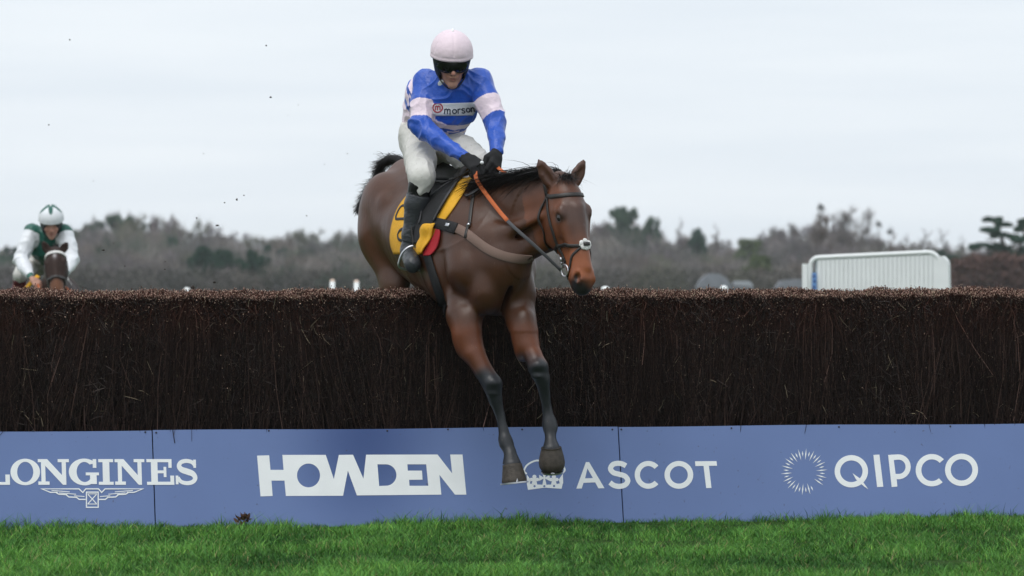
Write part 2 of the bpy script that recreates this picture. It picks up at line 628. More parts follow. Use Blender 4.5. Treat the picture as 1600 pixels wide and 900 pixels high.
def build_grass():
    m = mat('grass_blades', rough=.55, spec=.25, attr=True)
    b = m.node_tree.nodes['Principled BSDF']
    n = 430000
    y = rng.uniform(21.6, 28.0, n)
    x = rng.uniform(-1, 1, n) * (.122 * y + .15)
    lim = FY + x * math.tan(FA) + .05
    k = y < lim
    x, y = x[k], y[k]
    n = len(x)
    p2 = np.stack([x, y, 0 * x], 1)
    big = sinenoise(p2, 3.2, 3, 14)
    mid = sinenoise(p2, 11, 4, 14)
    fine = sinenoise(p2, 38, 5, 14)
    z0 = .012 * np.sin(x * 2.3 + y) * np.sin(y * 1.7)
    # tussocks pull blades together and make them taller
    hgt = (.043 + .016 * mid + .019 * fine + .006 * big) * rng.uniform(.5, 1.45, n)
    bare = (mid * .6 + fine * .7 + big * .3 < -1.15)
    hgt = np.where(bare, hgt * .35, hgt)
    near = np.exp(-((FY + x * math.tan(FA) - y) / .09) ** 2)
    hgt = np.clip(hgt + near * (.085 * (rng.random(n) < .16) * rng.random(n) * np.clip(.6 + mid, 0, 1.6) + .015), .012, .15)
    ang = rng.uniform(0, 2 * math.pi, n) 
    lean = rng.uniform(.1, .9, n) * hgt
    wid = rng.uniform(.0012, .0029, n)
    dx, dy = np.cos(ang), np.sin(ang)
    fa = rng.uniform(0, math.pi, n)
    wx, wy = np.cos(fa) * wid, np.sin(fa) * wid
    def pt(sx, t, ww):
        return np.stack([x + dx * lean * t * t + sx * wx * ww, y + dy * lean * t * t + sx * wy * ww, z0 - .010 + .006 * big + hgt * t * (1 - .18 * t)], 1)
    vv = np.stack([pt(-1, 0, 1), pt(1, 0, 1), pt(-1, .55, .85), pt(1, .55, .85), pt(0, 1, 0)], 1)
    base = np.arange(n)[:, None] * 5
    tri = np.concatenate([base + np.array(q) for q in ((0, 1, 3), (0, 3, 2), (2, 3, 4))])
    hue = rng.random(n)
    a = np.array([.022, .100, .012])
    bcol = np.array([.118, .305, .046])
    c = a + (bcol - a) * np.clip(.45 + .34 * mid + .32 * fine + .34 * big + rng.normal(0, .30, n), 0, 1.25)[:, None]
    blue = (hue > .80)
    c[blue] = c[blue] * np.array([.8, .95, 1.15])
    dry = (hue < .035)
    c[dry] = np.array([.32, .28, .12]) * rng.uniform(.6, 1.1, dry.sum())[:, None]
    lite = (hue > .035) & (hue < .12)
    c[lite] *= np.array([1.9, 1.5, 1.5])
    dk = (hue > .12) & (hue < .30)
    c[dk] *= .5
    col = np.repeat(c[:, None, :], 5, 1)
    o = mk('grass', vv.reshape(-1, 3), tri, m, smooth=False, col=col.reshape(-1, 3), kind='stuff')
    tag(o, 'short tufted green turf in front of the blue boards', 'grass')
build_grass()

# ------------------------------------------------------------------ the brush fence
BT = rad(13.0)          # boards lean back
BH = .61                # board length up the slope
def board(u, s_, off=0.0):
    """u along, s_ up the board face, off outward"""
    up = UP * math.cos(BT) + NB * math.sin(BT)
    nf = np.cross(FD, up)
    nf = nf if nf[1] < 0 else -nf
    return fence(u, 0, -.02) + up * s_ + nf * off
_up = UP * math.cos(BT) + NB * math.sin(BT)
_nf = np.cross(FD, _up); _nf = _nf if _nf[1] < 0 else -_nf
def on_board(px, py, off=.0015):
    d = ray(px, py)
    o = V3(0, 0, CAMZ)
    p0 = board(0, 0, off)
    t = ((p0 - o) @ _nf) / (d @ _nf)
    return o + d * t
def board_u(px, py):
    return (on_board(px, py, 0) - fence(0, 0, 0)) @ FD

def build_fence():
    root = thing('steeplechase_fence', 'wide dark birch brush steeplechase fence with a clipped bristly top', 'fence', fence(0, .3, 0))
    mt = mat('birch_twig', rough=.8, spec=.2, attr=True)
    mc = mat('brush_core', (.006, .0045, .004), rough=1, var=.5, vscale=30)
    def wfront(z): return .165 + .05 * z
    # dark packed middle
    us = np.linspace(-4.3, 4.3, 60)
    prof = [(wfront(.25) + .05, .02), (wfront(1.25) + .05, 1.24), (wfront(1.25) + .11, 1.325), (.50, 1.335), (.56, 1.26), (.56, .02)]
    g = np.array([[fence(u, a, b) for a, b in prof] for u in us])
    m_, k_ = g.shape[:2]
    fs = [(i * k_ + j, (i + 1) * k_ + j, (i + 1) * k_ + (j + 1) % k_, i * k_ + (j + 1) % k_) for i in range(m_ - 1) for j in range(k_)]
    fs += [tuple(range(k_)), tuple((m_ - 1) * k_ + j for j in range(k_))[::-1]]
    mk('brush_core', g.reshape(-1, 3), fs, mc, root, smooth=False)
    # rail the boards are screwed to
    b = MB()
    b.box(fence(0, .20, .40), (FD, NB, UP), (4.3, .02, .06))
    b.build('guard_rail', M['leather'], root, smooth=False)
    # twigs
    n = 46000
    u = rng.uniform(-4.1, 4.1, n)
    fr = rng.random(n) < .62
    dep = np.where(fr, np.abs(rng.normal(0, .035, n)), rng.uniform(0, .36, n))
    nz1 = sinenoise(np.stack([u, 0 * u, 0 * u], 1), 3.0, 11, 12)
    nz2 = sinenoise(np.stack([u, dep, 0 * u], 1), 22, 12, 14)
    top = 1.385 - .042 * np.clip(1 - dep / .13, 0, 1) ** 2 - .05 * np.clip((dep - .26) / .1, 0, 1) ** 2
    top = top + .008 * nz1 + .010 * nz2 + rng.normal(0, .007, n)
    low = fr & (rng.random(n) < .45)
    ztop = np.where(low, np.where(rng.random(n) < .55, top - rng.exponential(.085, n) - .01, rng.uniform(.62, 1.33, n)), top)
    ztop = np.maximum(ztop, .62)
    stray = rng.random(n) < .012
    ztop = np.where(stray & ~low, ztop + rng.uniform(.0, .03, n), ztop)
    length = np.where(low, rng.uniform(.12, .5, n), rng.uniform(.35, .95, n))
    isw = rng.random(n) < .08
    length = np.where(isw, np.minimum(length, rng.uniform(.08, .26, n)), length)
    zb = np.maximum(ztop - length, .50)
    tilt_u = rng.normal(0, .10, n) + np.where(rng.random(n) < .12, rng.normal(0, .5, n), 0)
    wild = fr & isw
    tilt_u = np.where(wild, rng.normal(0, 1.1, n), tilt_u)
    zc = ztop * 1.0
    tilt_u = tilt_u + .22 * sinenoise(np.stack([u, 0 * u, zc], 1), 7, 13, 12) + .14 * sinenoise(np.stack([u, 0 * u, zc], 1), 19, 14, 12)
    lump = .016 * sinenoise(np.stack([u, 0 * u, zc * .6], 1), 12, 15, 12)
    tilt_w = rng.normal(0, .03, n)
    r0 = rng.uniform(.0010, .0026, n)
    segs = 3
    ts = np.linspace(0, 1, segs + 1)
    curve_u = rng.normal(0, .05, n) + np.where(wild, rng.normal(0, .12, n), 0)
    poke = np.where(wild, rng.uniform(.0, .05, n), np.where(fr, np.abs(rng.normal(0, .008, n)), 0))
    cols = []
    base = np.array([.0300, .0180, .0148])
    tone = np.clip(rng.lognormal(-.15, .65, n), .25, 3.6)
    pale = rng.random(n) < .035
    tone = np.where(pale, tone * 3.2, tone)
    red = np.array([.078, .032, .023])
    rings = []
    for t in ts:
        z = zb + (ztop - zb) * t
        L_ = (ztop - zb)
        uu = u + tilt_u * L_ * (t - 1) * .6 + curve_u * np.sin(math.pi * t)
        ww = np.array([wfront(zz) for zz in z]) + dep + np.where(fr, lump, 0) - poke * np.sin(math.pi * t) - .004 * (rng.random(n)) + tilt_w * L_ * (t - 1)
        c = V3(0, FY, 0)[None] + uu[:, None] * FD + ww[:, None] * NB + z[:, None] * UP
        r = r0 * (1.15 - .35 * t)
        ring = [c + (r * math.cos(a))[:, None] * FD + (r * math.sin(a))[:, None] * NB for a in (.5, 2.6, 4.7)]
        rings.append(np.stack(ring, 1))
        mixr = (sstep(1.02, 1.37, z) * rng.uniform(.4, 1.25, n))[:, None]
        cc = base * tone[:, None] * (1 - np.clip(mixr, 0, 1)) + red * (.55 + .45 * tone[:, None]) * np.clip(mixr, 0, 1)
        cols.append(np.repeat(cc[:, None, :], 3, 1))
    # pale cut end as a small cap above
    capc = rings[-1].mean(1, keepdims=True) + UP * .0012
    caps = capc + (rings[-1] - rings[-1].mean(1, keepdims=True)) * np.where(low, 1.1, 1.75)[:, None, None]
    cut = np.array([.44, .285, .225]) * rng.uniform(.15, 1.3, n)[:, None]
    cut = np.where((rng.random(n) < .35)[:, None], red * 1.5, cut)
    brt = rng.random(n) < .045
    cut = np.where(brt[:, None], np.array([.62, .50, .36]), cut)
    cut = np.where((low & (rng.random(n) > .16 + .45 * sstep(1.12, 1.34, ztop)))[:, None], base * 2, cut)
    cap2 = caps + UP * np.where(low, .009, .006)[:, None, None] - NB * .001
    rings += [caps, cap2]
    cols += [np.repeat(cut[:, None, :], 3, 1)] * 2
    R = len(rings)
    v = np.stack(rings, 1).reshape(-1, 3)
    c = np.stack(cols, 1).reshape(-1, 3)
    b0 = (np.arange(n) * R * 3)[:, None]
    fq = []
    for i in range(R - 1):
        for k in range(3):
            fq.append(b0 + np.array([i * 3 + k, i * 3 + (k + 1) % 3, (i + 1) * 3 + (k + 1) % 3, (i + 1) * 3 + k]))
    # close the end
    fq.append(b0 + np.array([(R - 1) * 3, (R - 1) * 3 + 1, (R - 1) * 3 + 2, (R - 1) * 3 + 2]))
    f = np.concatenate(fq)
    quads = f[f[:, 2] != f[:, 3]]
    tris = f[f[:, 2] == f[:, 3]][:, :3]
    allf = np.concatenate([quads[:, [0, 1, 2]], quads[:, [0, 2, 3]], tris])
    mk('brush_twigs', v, allf, mt, root, smooth=False, col=c, kind='stuff')
    # crumpled fine side twigs hanging out of the face
    n = 12500
    u = rng.uniform(-4.0, 4.0, n)
    z = rng.uniform(.60, 1.33, n)
    a = rng.normal(0, .8, n) + math.pi / 2
    ln = rng.uniform(.02, .10, n)
    p0 = V3(0, FY, 0)[None] + u[:, None] * FD + (np.array([wfront(q) for q in z]) - rng.uniform(.0, .012, n))[:, None] * NB + z[:, None] * UP
    dr = np.cos(a)[:, None] * FD + np.sin(a)[:, None] * UP - rng.uniform(.05, .4, n)[:, None] * NB
    p1 = p0 + dr * (ln * .55)[:, None]
    p2 = p0 + dr * ln[:, None] + rng.normal(0, .012, (n, 3))
    r = rng.uniform(.0008, .0017, n)[:, None]
    sd_ = np.cross(dr, -NB); sd_ /= np.linalg.norm(sd_, axis=1)[:, None]
    v = np.stack([p0 - sd_ * r, p0 + sd_ * r, p1 - sd_ * r - NB * r, p1 + sd_ * r + NB * r, p2 - sd_ * r * .5, p2 + sd_ * r * .5], 1).reshape(-1, 3)
    b0 = (np.arange(n) * 6)[:, None]
    f = np.concatenate([b0 + np.array(q) for q in ((0, 1, 3, 2), (2, 3, 5, 4))])
    tone = np.clip(rng.lognormal(.0, .6, n), .3, 3.5)
    cc = np.array([.034, .0265, .0245]) * tone[:, None]
    sp = rng.random(n) < .018
    cc[sp] = np.array([.40, .32, .22]) * rng.uniform(.4, 1.2, (sp.sum(), 1))
    mk('side_twigs', v, f, mt, root, smooth=False, col=np.repeat(cc[:, None, :], 6, 1).reshape(-1, 3), kind='stuff')
    # pale sawn ends that point out of the face, thinning out downwards
    n = 5200
    u = rng.uniform(-4.0, 4.0, n)
    z = np.maximum(np.where(rng.random(n) < .80, 1.35 - rng.exponential(.080, n), rng.uniform(.62, 1.30, n)), .61)
    c = V3(0, FY, 0)[None] + u[:, None] * FD + (np.array([wfront(q) for q in z]) - rng.uniform(.004, .03, n))[:, None] * NB + z[:, None] * UP
    R = (rng.uniform(.0014, .0032, n) * np.where(rng.random(n) < .12, 1.5, 1))
    ax_ = -NB + rng.normal(0, .45, (n, 3)) + np.array([0, 0, .35])
    ax_ /= np.linalg.norm(ax_, axis=1)[:, None]
    e1 = np.cross(ax_, rng.normal(size=(n, 3))); e1 /= np.linalg.norm(e1, axis=1)[:, None]
    e2 = np.cross(ax_, e1)
    ring = [c + (e1 * math.cos(k * 1.2566) + e2 * math.sin(k * 1.2566) * rng.uniform(.5, 1.0, (n, 1))) * R[:, None] for k in range(5)]
    back = [c - ax_ * .05 + UP * -.02 + (e1 * math.cos(k * 1.2566) + e2 * math.sin(k * 1.2566)) * R[:, None] * .6 for k in range(5)]
    v = np.stack(ring + ring + back, 1).reshape(-1, 3)
    b0 = (np.arange(n) * 15)[:, None]
    f = np.concatenate([b0 + np.array(q) for q in ((0, 1, 2), (0, 2, 3), (0, 3, 4))] + [b0 + np.array(q) for k in range(5) for q in ((5 + k, 10 + k, 10 + (k + 1) % 5), (5 + k, 10 + (k + 1) % 5, 5 + (k + 1) % 5))])
    cc = np.array([.46, .31, .235]) * np.clip(rng.lognormal(-.75, .6, n), .12, 1.5)[:, None]
    st_ = np.tile(np.array([.030, .018, .015]), (n, 1))
    col = np.concatenate([np.repeat(cc[:, None, :], 5, 1), np.repeat(st_[:, None, :], 10, 1)], 1)
    mk('sawn_ends', v, f, mt, root, smooth=False, col=col.reshape(-1, 3), kind='stuff')
build_fence()

# ------------------------------------------------------------------ sponsor boards
def zm(x0, y0, s):
    return lambda pts: [(x0 + x / s, y0 + y / s) for x, y in pts]
def arc(cx, cy, rx, ry, a0, a1, n=24):
    return [(cx + rx * math.cos(rad(a0 + (a1 - a0) * i / n)), cy + ry * math.sin(rad(a0 + (a1 - a0) * i / n))) for i in range(n + 1)]
def oval(cx, cy, rx, ry, n=40):
    return arc(cx, cy, rx, ry, 0, 360, n)[:-1]
def stroke2(pts, w_, closed=False):
    """outline polygon of a polyline of width w_ (2D)"""
    p = np.asarray(pts, float)
    m = len(p)
    L_, R_ = [], []
    wd = np.full(m, w_) if np.isscalar(w_) else np.asarray(w_, float)
    for i in range(m):
        a = p[i] - p[i - 1] if (i > 0 or closed) else p[1] - p[0]
        b = p[(i + 1) % m] - p[i] if (i < m - 1 or closed) else a
        a = a / (np.hypot(*a) + 1e-9)
        b = b / (np.hypot(*b) + 1e-9)
        na, nb_ = np.array([-a[1], a[0]]), np.array([-b[1], b[0]])
        n_ = na + nb_
        n_ = n_ / max(n_ @ n_, .25) * 2
        L_.append(p[i] + n_ * wd[i] / 2)
        R_.append(p[i] - n_ * wd[i] / 2)
    if closed:
        return [L_, R_[::-1]]
    return [L_ + R_[::-1]]

def flat(name, polys, mt, parent, proj, thick=.0006):
    """polys: list of outlines-with-holes in pixels, laid on a surface by proj(px, py, off)"""
    mb = MB()
    for i, loops in enumerate(polys):
        o = .0016 + .0003 * (i % 4)
        loops = [[Vector((float(a), float(b), 0)) for a, b in l] for l in loops]
        tri = tessellate_polygon(loops)
        pts = [q for l in loops for q in l]
        top = [proj(q.x, q.y, o) for q in pts]
        bot = [proj(q.x, q.y, .0004) for q in pts]
        nn = len(pts)
        fs = []
        for t in tri:
            a, b, c = (pts[k] for k in t)
            if (b.x - a.x) * (c.y - a.y) - (b.y - a.y) * (c.x - a.x) > 0:
                t = t[::-1]
            fs.append(tuple(t))
        k0 = 0
        for l in loops:
            m_ = len(l)
            for q in range(m_):
                a, b = k0 + q, k0 + (q + 1) % m_
                fs.append((a, b, nn + b, nn + a))
            k0 += m_
        mb.add(top + bot, fs)
    return mb.build(name, mt, parent, smooth=False)

def build_boards():
    m = bpy.data.materials.new('blue_board')
    m.use_nodes = True
    t = m.node_tree
    b = t.nodes['Principled BSDF']
    b.inputs['Roughness'].default_value = .42
    b.inputs['Specular IOR Level'].default_value = .3
    g = t.nodes.new('ShaderNodeNewGeometry')
    # navy fade behind the second sponsor's lettering
    c0 = board(board_u(570, 690), .57)
    d = t.nodes.new('ShaderNodeVectorMath'); d.operation = 'SUBTRACT'
    d.inputs[1].default_value = c0
    s_ = t.nodes.new('ShaderNodeVectorMath'); s_.operation = 'MULTIPLY'
    s_.inputs[1].default_value = (1 / .62, 1 / 3.0, 1 / .80)
    l = t.nodes.new('ShaderNodeVectorMath'); l.operation = 'LENGTH'
    r = t.nodes.new('ShaderNodeValToRGB')
    r.color_ramp.interpolation = 'EASE'
    e = r.color_ramp.elements
    e[0].position, e[0].color = 0.0, (.052, .092, .245, 1)
    e[1].position, e[1].color = 1.0, (.142, .208, .415, 1)
    n = t.nodes.new('ShaderNodeTexNoise')
    n.inputs['Scale'].default_value = 2.4
    n.inputs['Detail'].default_value = 8
    mr = t.nodes.new('ShaderNodeMapRange')
    mr.inputs['To Min'].default_value = .90
    mr.inputs['To Max'].default_value = 1.08
    sc_ = t.nodes.new('ShaderNodeVectorMath'); sc_.operation = 'SCALE'
    K = t.links.new
    K(g.outputs['Position'], d.inputs[0]); K(d.outputs[0], s_.inputs[0]); K(s_.outputs[0], l.inputs[0])
    K(l.outputs['Value'], r.inputs['Fac'])
    K(g.outputs['Position'], n.inputs['Vector']); K(n.outputs['Fac'], mr.inputs['Value'])
    K(r.outputs['Color'], sc_.inputs[0]); K(mr.outputs['Result'], sc_.inputs['Scale'])
    # mud flecks kicked up on the face
    fk = t.nodes.new('ShaderNodeTexNoise')
    fk.inputs['Scale'].default_value = 46
    fk.inputs['Detail'].default_value = 3
    ft = t.nodes.new('ShaderNodeValToRGB')
    ft.color_ramp.elements[0].position, ft.color_ramp.elements[0].color = .69, (0, 0, 0, 1)
    ft.color_ramp.elements[1].position, ft.color_ramp.elements[1].color = .76, (.55, .55, .55, 1)
    dm = t.nodes.new('ShaderNodeMix'); dm.data_type = 'RGBA'
    dm.inputs['B'].default_value = (.07, .055, .04, 1)
    K(g.outputs['Position'], fk.inputs['Vector']); K(fk.outputs['Fac'], ft.inputs['Fac']); K(ft.outputs['Color'], dm.inputs['Factor'])
    K(sc_.outputs[0], dm.inputs['A'])
    K(dm.outputs['Result'], b.inputs['Base Color'])
    edges = [-4.1, board_u(240, 740), board_u(970, 740), 4.1]
    labels = ['blue board at the left with slab serif lettering above a winged hourglass emblem',
              'blue board with navy fade and heavy block lettering left of the forelegs',
              'blue board at the right with a crown emblem and a starburst emblem']
    roots = []
    for i in range(3):
        a, c = edges[i] + (.0035 if i else 0), edges[i + 1] - (.0035 if i < 2 else 0)
        root = thing('sponsor_board', labels[i], 'advertising board', board((a + c) / 2, 0), 'advertising boards along the fence')
        mb = MB()
        k = 24
        us = np.linspace(a, c, k)
        q = []
        for u in us:
            wob = .0025 * math.sin(u * 3.1 + i)
            q += [board(u, 0, wob * .3), board(u, BH + wob, .0), board(u, BH + wob, -.018), board(u, 0, -.018)]
        fs = [(j * 4 + e_, j * 4 + (e_ + 1) % 4, (j + 1) * 4 + (e_ + 1) % 4, (j + 1) * 4 + e_) for j in range(k - 1) for e_ in range(4)]
        fs += [(0, 3, 2, 1), tuple((k - 1) * 4 + e_ for e_ in (0, 1, 2, 3))]
        # keep the face truly flat so that print can lie on it
        q = [board(us[j // 4], 0, 0) if j % 4 == 0 else q[j] for j in range(len(q))]
        mb.add(q, fs)
        mb.build('panel', m, root, smooth=False)
        roots.append(root)
    for px, py in ((52, 673), (227, 675), (244, 676), (420, 673), (605, 673), (700, 671), (816, 671), (957, 671), (971, 671), (1143, 669), (1311, 667), (1485, 666)):
        i = 0 if px < 240 else 1 if px < 969 else 2
        mb = MB()
        c = on_board(px, py, .002)
        mb.ball(c, (.006, .006, .003), (FD, _up, _nf), 8, 6)
        mb.build('screw', M['screw'], roots[i])
    def letters(i, lst, name='letter'):
        for loops in lst:
            flat(name, [loops] if not isinstance(loops, tuple) else list(loops), M['letter'], roots[i], on_board)
    # --- slab serif word on the first board; cells in zoomed pixels
    z = zm(0, 640, 3.3333)
    sl = .062
    def cell(x0, x1, parts, y0=258.0, y1=392.0):
        """parts drawn in x 0..1, y 0(top)..1, sheared like the print"""
        res = []
        for loop in parts:
            res.append(z([(x0 + (x1 - x0) * x + sl * 60 * (y - .5) * 2 * .5, y0 + (y1 - y0) * y) for x, y in loop]))
        return res
    def tup(x0, x1, polys): return tuple(cell(x0, x1, p) for p in polys)
    rect = lambda a, b, c, d_: [(a, b), (c, b), (c, d_), (a, d_)]
    Lt = tup(-95, 50, [[rect(.10, 0, .62, .11)], [rect(.24, .11, .48, .89)], [rect(.10, .89, .84, 1.0)], [[(.84, .60), (1.0, .60), (1.0, 1.0), (.84, 1.0)]]])
    O_ = [z(oval(131, 325, 77, 69)), z(oval(131, 325, 42, 53))]
    def Nserif(x0, x1):
        return tup(x0, x1, [[rect(0, 0, .30, .12)], [rect(.10, .12, .235, .88)], [rect(0, .87, .36, 1)],
                            [[(.22, .12), (.30, 0), (.90, .80), (.90, 1.0), (.79, 1.0), (.22, .24)]],
                            [rect(.765, .12, .90, .80)], [rect(.64, 0, 1.0, .12)]])
    G_ = tup(358, 515, [[arc(.52, .5, .52, .52, -42, -318, 36) + arc(.52, .5, .26, .39, -318, -48, 36)],
                        [rect(.80, .0, .92, .34)], [rect(.56, .52, 1.0, .63)], [rect(.70, .63, .92, .97)]])
    I_ = tup(513, 590, [[rect(0, 0, 1, .12)], [rect(.28, .12, .74, .88)], [rect(0, .88, 1, 1)]])
    E_ = tup(764, 906, [[rect(0, 0, .92, .12)], [rect(.16, .12, .40, .88)], [rect(0, .88, 1, 1)], [rect(.80, .12, .92, .34)],
                        [rect(.40, .44, .72, .55)], [rect(.62, .30, .72, .44)], [rect(.62, .55, .72, .70)], [rect(.86, .64, 1, .88)]])
    Sp = [(.88, .26), (.74, .12), (.50, .07), (.26, .12), (.16, .26), (.26, .40), (.50, .48), (.76, .57), (.87, .73), (.76, .88), (.50, .935), (.24, .88), (.10, .72)]
    sp = spline(Sp, 5)
    S1 = tup(914, 1031, [stroke2(sp, .15 + .09 * np.exp(-((np.linspace(0, 1, len(sp)) - .5) / .2) ** 2)), [rect(.80, .02, .92, .34)], [rect(.0, .64, .12, .98)]])
    letters(0, [Lt, O_, Nserif(198, 360), G_, I_, Nserif(598, 753), E_])
    letters(1, [S1])
    # winged hourglass
    wing = []
    for sg in (1, -1):
        X = lambda x: 480 - sg * (480 - x)
        for ln_, wd in (([(413, 413), (217, 413), (262, 431), (300, 431)], 6), ([(268, 421), (362, 429)], 4),
                        ([(290, 431), (306, 441), (350, 443)], 6), ([(306, 434), (396, 441)], 4),
                        ([(343, 443), (358, 455), (402, 457)], 6), ([(398, 457), (412, 468), (446, 468)], 6), ([(386, 449), (440, 453)], 4)):
            wing.append([z(q) for q in stroke2([(X(x), y) for x, y in ln_], wd)])
    wing.append([z(q) for q in stroke2([(450, 430), (511, 430), (511, 509), (450, 509)], 6, True)])
    wing.append([z(q) for q in stroke2([(458, 442), (502, 490)], 5)])
    wing.append([z(q) for q in stroke2([(502, 442), (458, 490)], 5)])
    wing.append([z(q) for q in stroke2([(455, 439), (505, 439)], 4)])
    wing.append([z(q) for q in stroke2([(455, 492), (505, 492)], 4)])
    wing.append([z(q) for q in stroke2([(411, 413), (431, 432), (446, 413), (513, 413), (529, 432), (547, 413)], 6)])
    flat('winged_emblem', wing, M['letter'], roots[0], on_board)
    # heavy block word
    z = zm(380, 640, 3.3333)
    outer = [(72, 240), (135, 238), (142, 314), (210, 314), (204, 236), (430, 236), (472, 362), (498, 236), (572, 235), (626, 360), (640, 235),
             (1012, 234), (1088, 332), (1078, 234), (1142, 234), (1162, 443), (1103, 443), (1022, 340), (1032, 443), (592, 447), (545, 318),
             (520, 449), (222, 450), (215, 370), (147, 370), (153, 450), (90, 452)]
    hO = oval(340, 343, 60, 62)
    hD = [(699, 285), (742, 285)] + arc(742, 341, 56, 56, -80, 80, 18) + [(708, 398)]
    hE = [(855, 285), (953, 285), (964, 397), (866, 397), (864, 366), (934, 365), (931, 318), (857, 318)]
    flat('block_lettering', [[z(outer), z(hO), z(hD), z(hE)]], M['letter'], roots[1], on_board)
    # crown and its word
    z = zm(800, 640, 4.0)
    A_ = [z([(402, 494), (462, 328), (482, 328), (578, 491), (540, 492), (520, 455), (447, 458), (436, 493)]),
          z([(457, 430), (506, 428), (471, 368)])]
    Sx = spline([(712, 352), (690, 340), (662, 336), (630, 344), (616, 370), (634, 394), (668, 404), (706, 416), (724, 444), (708, 470), (672, 480), (638, 474), (612, 456)], 5)
    S_ = [z(q) for q in stroke2(Sx, 32)]
    C_ = [z(arc(852, 408, 85, 87, 42, 318, 40) + arc(852, 408, 52, 55, 318, 42, 40))]
    Oo = [z(oval(1043, 408, 90, 87)), z(oval(1043, 408, 56, 55))]
    T_ = (z([(1144, 323), (1278, 322), (1282, 351), (1146, 353)]),)
    T2 = (z([(1197, 352), (1231, 352), (1247, 490), (1214, 491)]),)
    letters(1, [A_])
    letters(1, [S_])
    letters(2, [C_, Oo, ([*T_], [*T2])])
    cr_ = []
    cr_.append([z([(92, 460), (150, 468), (205, 470), (260, 468), (318, 458), (310, 495), (205, 488), (100, 502)])] + [z(oval(x, y, 7, 7, 10)) for x, y in ((141, 481 - 2), (202, 479), (263, 479 - 1))])
    for cx in (140, 262):
        cr_.append([z(oval(cx, 420, 13, 13, 14))]); cr_.append([z(oval(cx - 18, 437, 12, 11, 14))]); cr_.append([z(oval(cx + 18, 437, 12, 11, 14))])
        cr_.append([z([(cx - 9, 430), (cx + 9, 430), (cx + 18, 469), (cx - 18, 469)])])
    cr_.append([z([(190, 398), (216, 398), (207, 424), (236, 408), (236, 446), (207, 432), (216, 470), (190, 470), (197, 432), (170, 446), (170, 408), (197, 424)])])
    for a, b_ in (((92, 405), (118, 440)), ((318, 400), (292, 438))):
        cr_.append([z([a, (b_[0], b_[1]), (b_[0] - 8 if a[0] < 200 else b_[0] + 8, 466), (a[0] + 2, 462)])])
    cr_.append([z(q) for q in stroke2(spline([(92, 402), (76, 384), (90, 352), (120, 330), (160, 318), (202, 330)], 5), 11)])
    cr_.append([z(q) for q in stroke2(spline([(314, 398), (330, 378), (316, 348), (284, 326), (244, 316), (202, 330)], 5), 11)])
    cr_.append([z(q) for q in stroke2(spline([(202, 330), (205, 360), (203, 395)], 5), 13)])
    cr_.append([z(oval(202, 296, 17, 17, 18))])
    cr_.append([z([(196, 248), (208, 248), (206, 262), (222, 256), (222, 276), (206, 270), (208, 284), (196, 284), (198, 270), (182, 276), (182, 256), (198, 262)])])
    flat('crown_emblem', cr_, M['letter'], roots[1], on_board)
    # starburst and its word
    z = zm(1160, 640, 3.6)
    rays_ = []
    for k in range(36):
        a = k * 10.0 - 90 + 5
        if 36 < (a % 360) < 64 : continue
        r0, r1 = (66, 132) if k % 2 == 0 else (84, 116)
        if k % 2: r0, r1 = 86, 118
        ca, sa = math.cos(rad(a)), math.sin(rad(a))
        rays_.append([z([(348 + r0 * ca, 350 + r0 * sa), (348 + (r0 + r1) / 2 * ca - 3.4 * sa, 350 + (r0 + r1) / 2 * sa + 3.4 * ca),
                         (348 + r1 * ca, 350 + r1 * sa), (348 + (r0 + r1) / 2 * ca + 3.4 * sa, 350 + (r0 + r1) / 2 * sa - 3.4 * ca)])])
    flat('starburst_emblem', rays_, M['letter'], roots[2], on_board)
    Q_ = ([z(oval(613, 347, 94, 91)), z(oval(613, 347, 63, 61))], [z([(620, 358), (668, 392), (709, 449), (684, 432), (640, 394)])])
    I2 = [z([(737, 255), (771, 253), (793, 434), (758, 436)])]
    P_ = [z([(820, 255), (874, 252)] + arc(878, 322, 69, 70, -88, 88, 24) + [(868, 392), (872, 433), (840, 436)]),
          z([(852, 284), (876, 282)] + arc(880, 322, 38, 40, -85, 85, 16) + [(862, 362)])]
    C2 = [z(arc(1066, 341, 91, 91, 48, 318, 40) + arc(1066, 341, 59, 61, 318, 48, 40))]
    O2 = [z(oval(1233, 339, 93, 91)), z(oval(1233, 339, 61, 60))]
    letters(2, [Q_, I2, P_, C2, O2])
build_boards()

# ------------------------------------------------------------------ horse heads (shared by both horses)
class HeadFrame:
    def __init__(s, poll, muzzle, face, size=None):
        s.o = np.asarray(poll, float)
        a = np.asarray(muzzle, float) - s.o
        s.len = np.linalg.norm(a)
        s.A = a / s.len
        n = np.asarray(face, float)
        s.N = nrm(n - s.A * (n @ s.A))
        s.L = np.cross(s.A, s.N)
        if s.L[0] > 0: s.L = -s.L
    def p(s, t, n=0, l=0):
        """t along the head 0..1, n towards the face, l towards its right side, in units of the head length .62"""
        k = s.len / .62
        return s.o + s.A * t * s.len + s.N * n * k + s.L * l * k

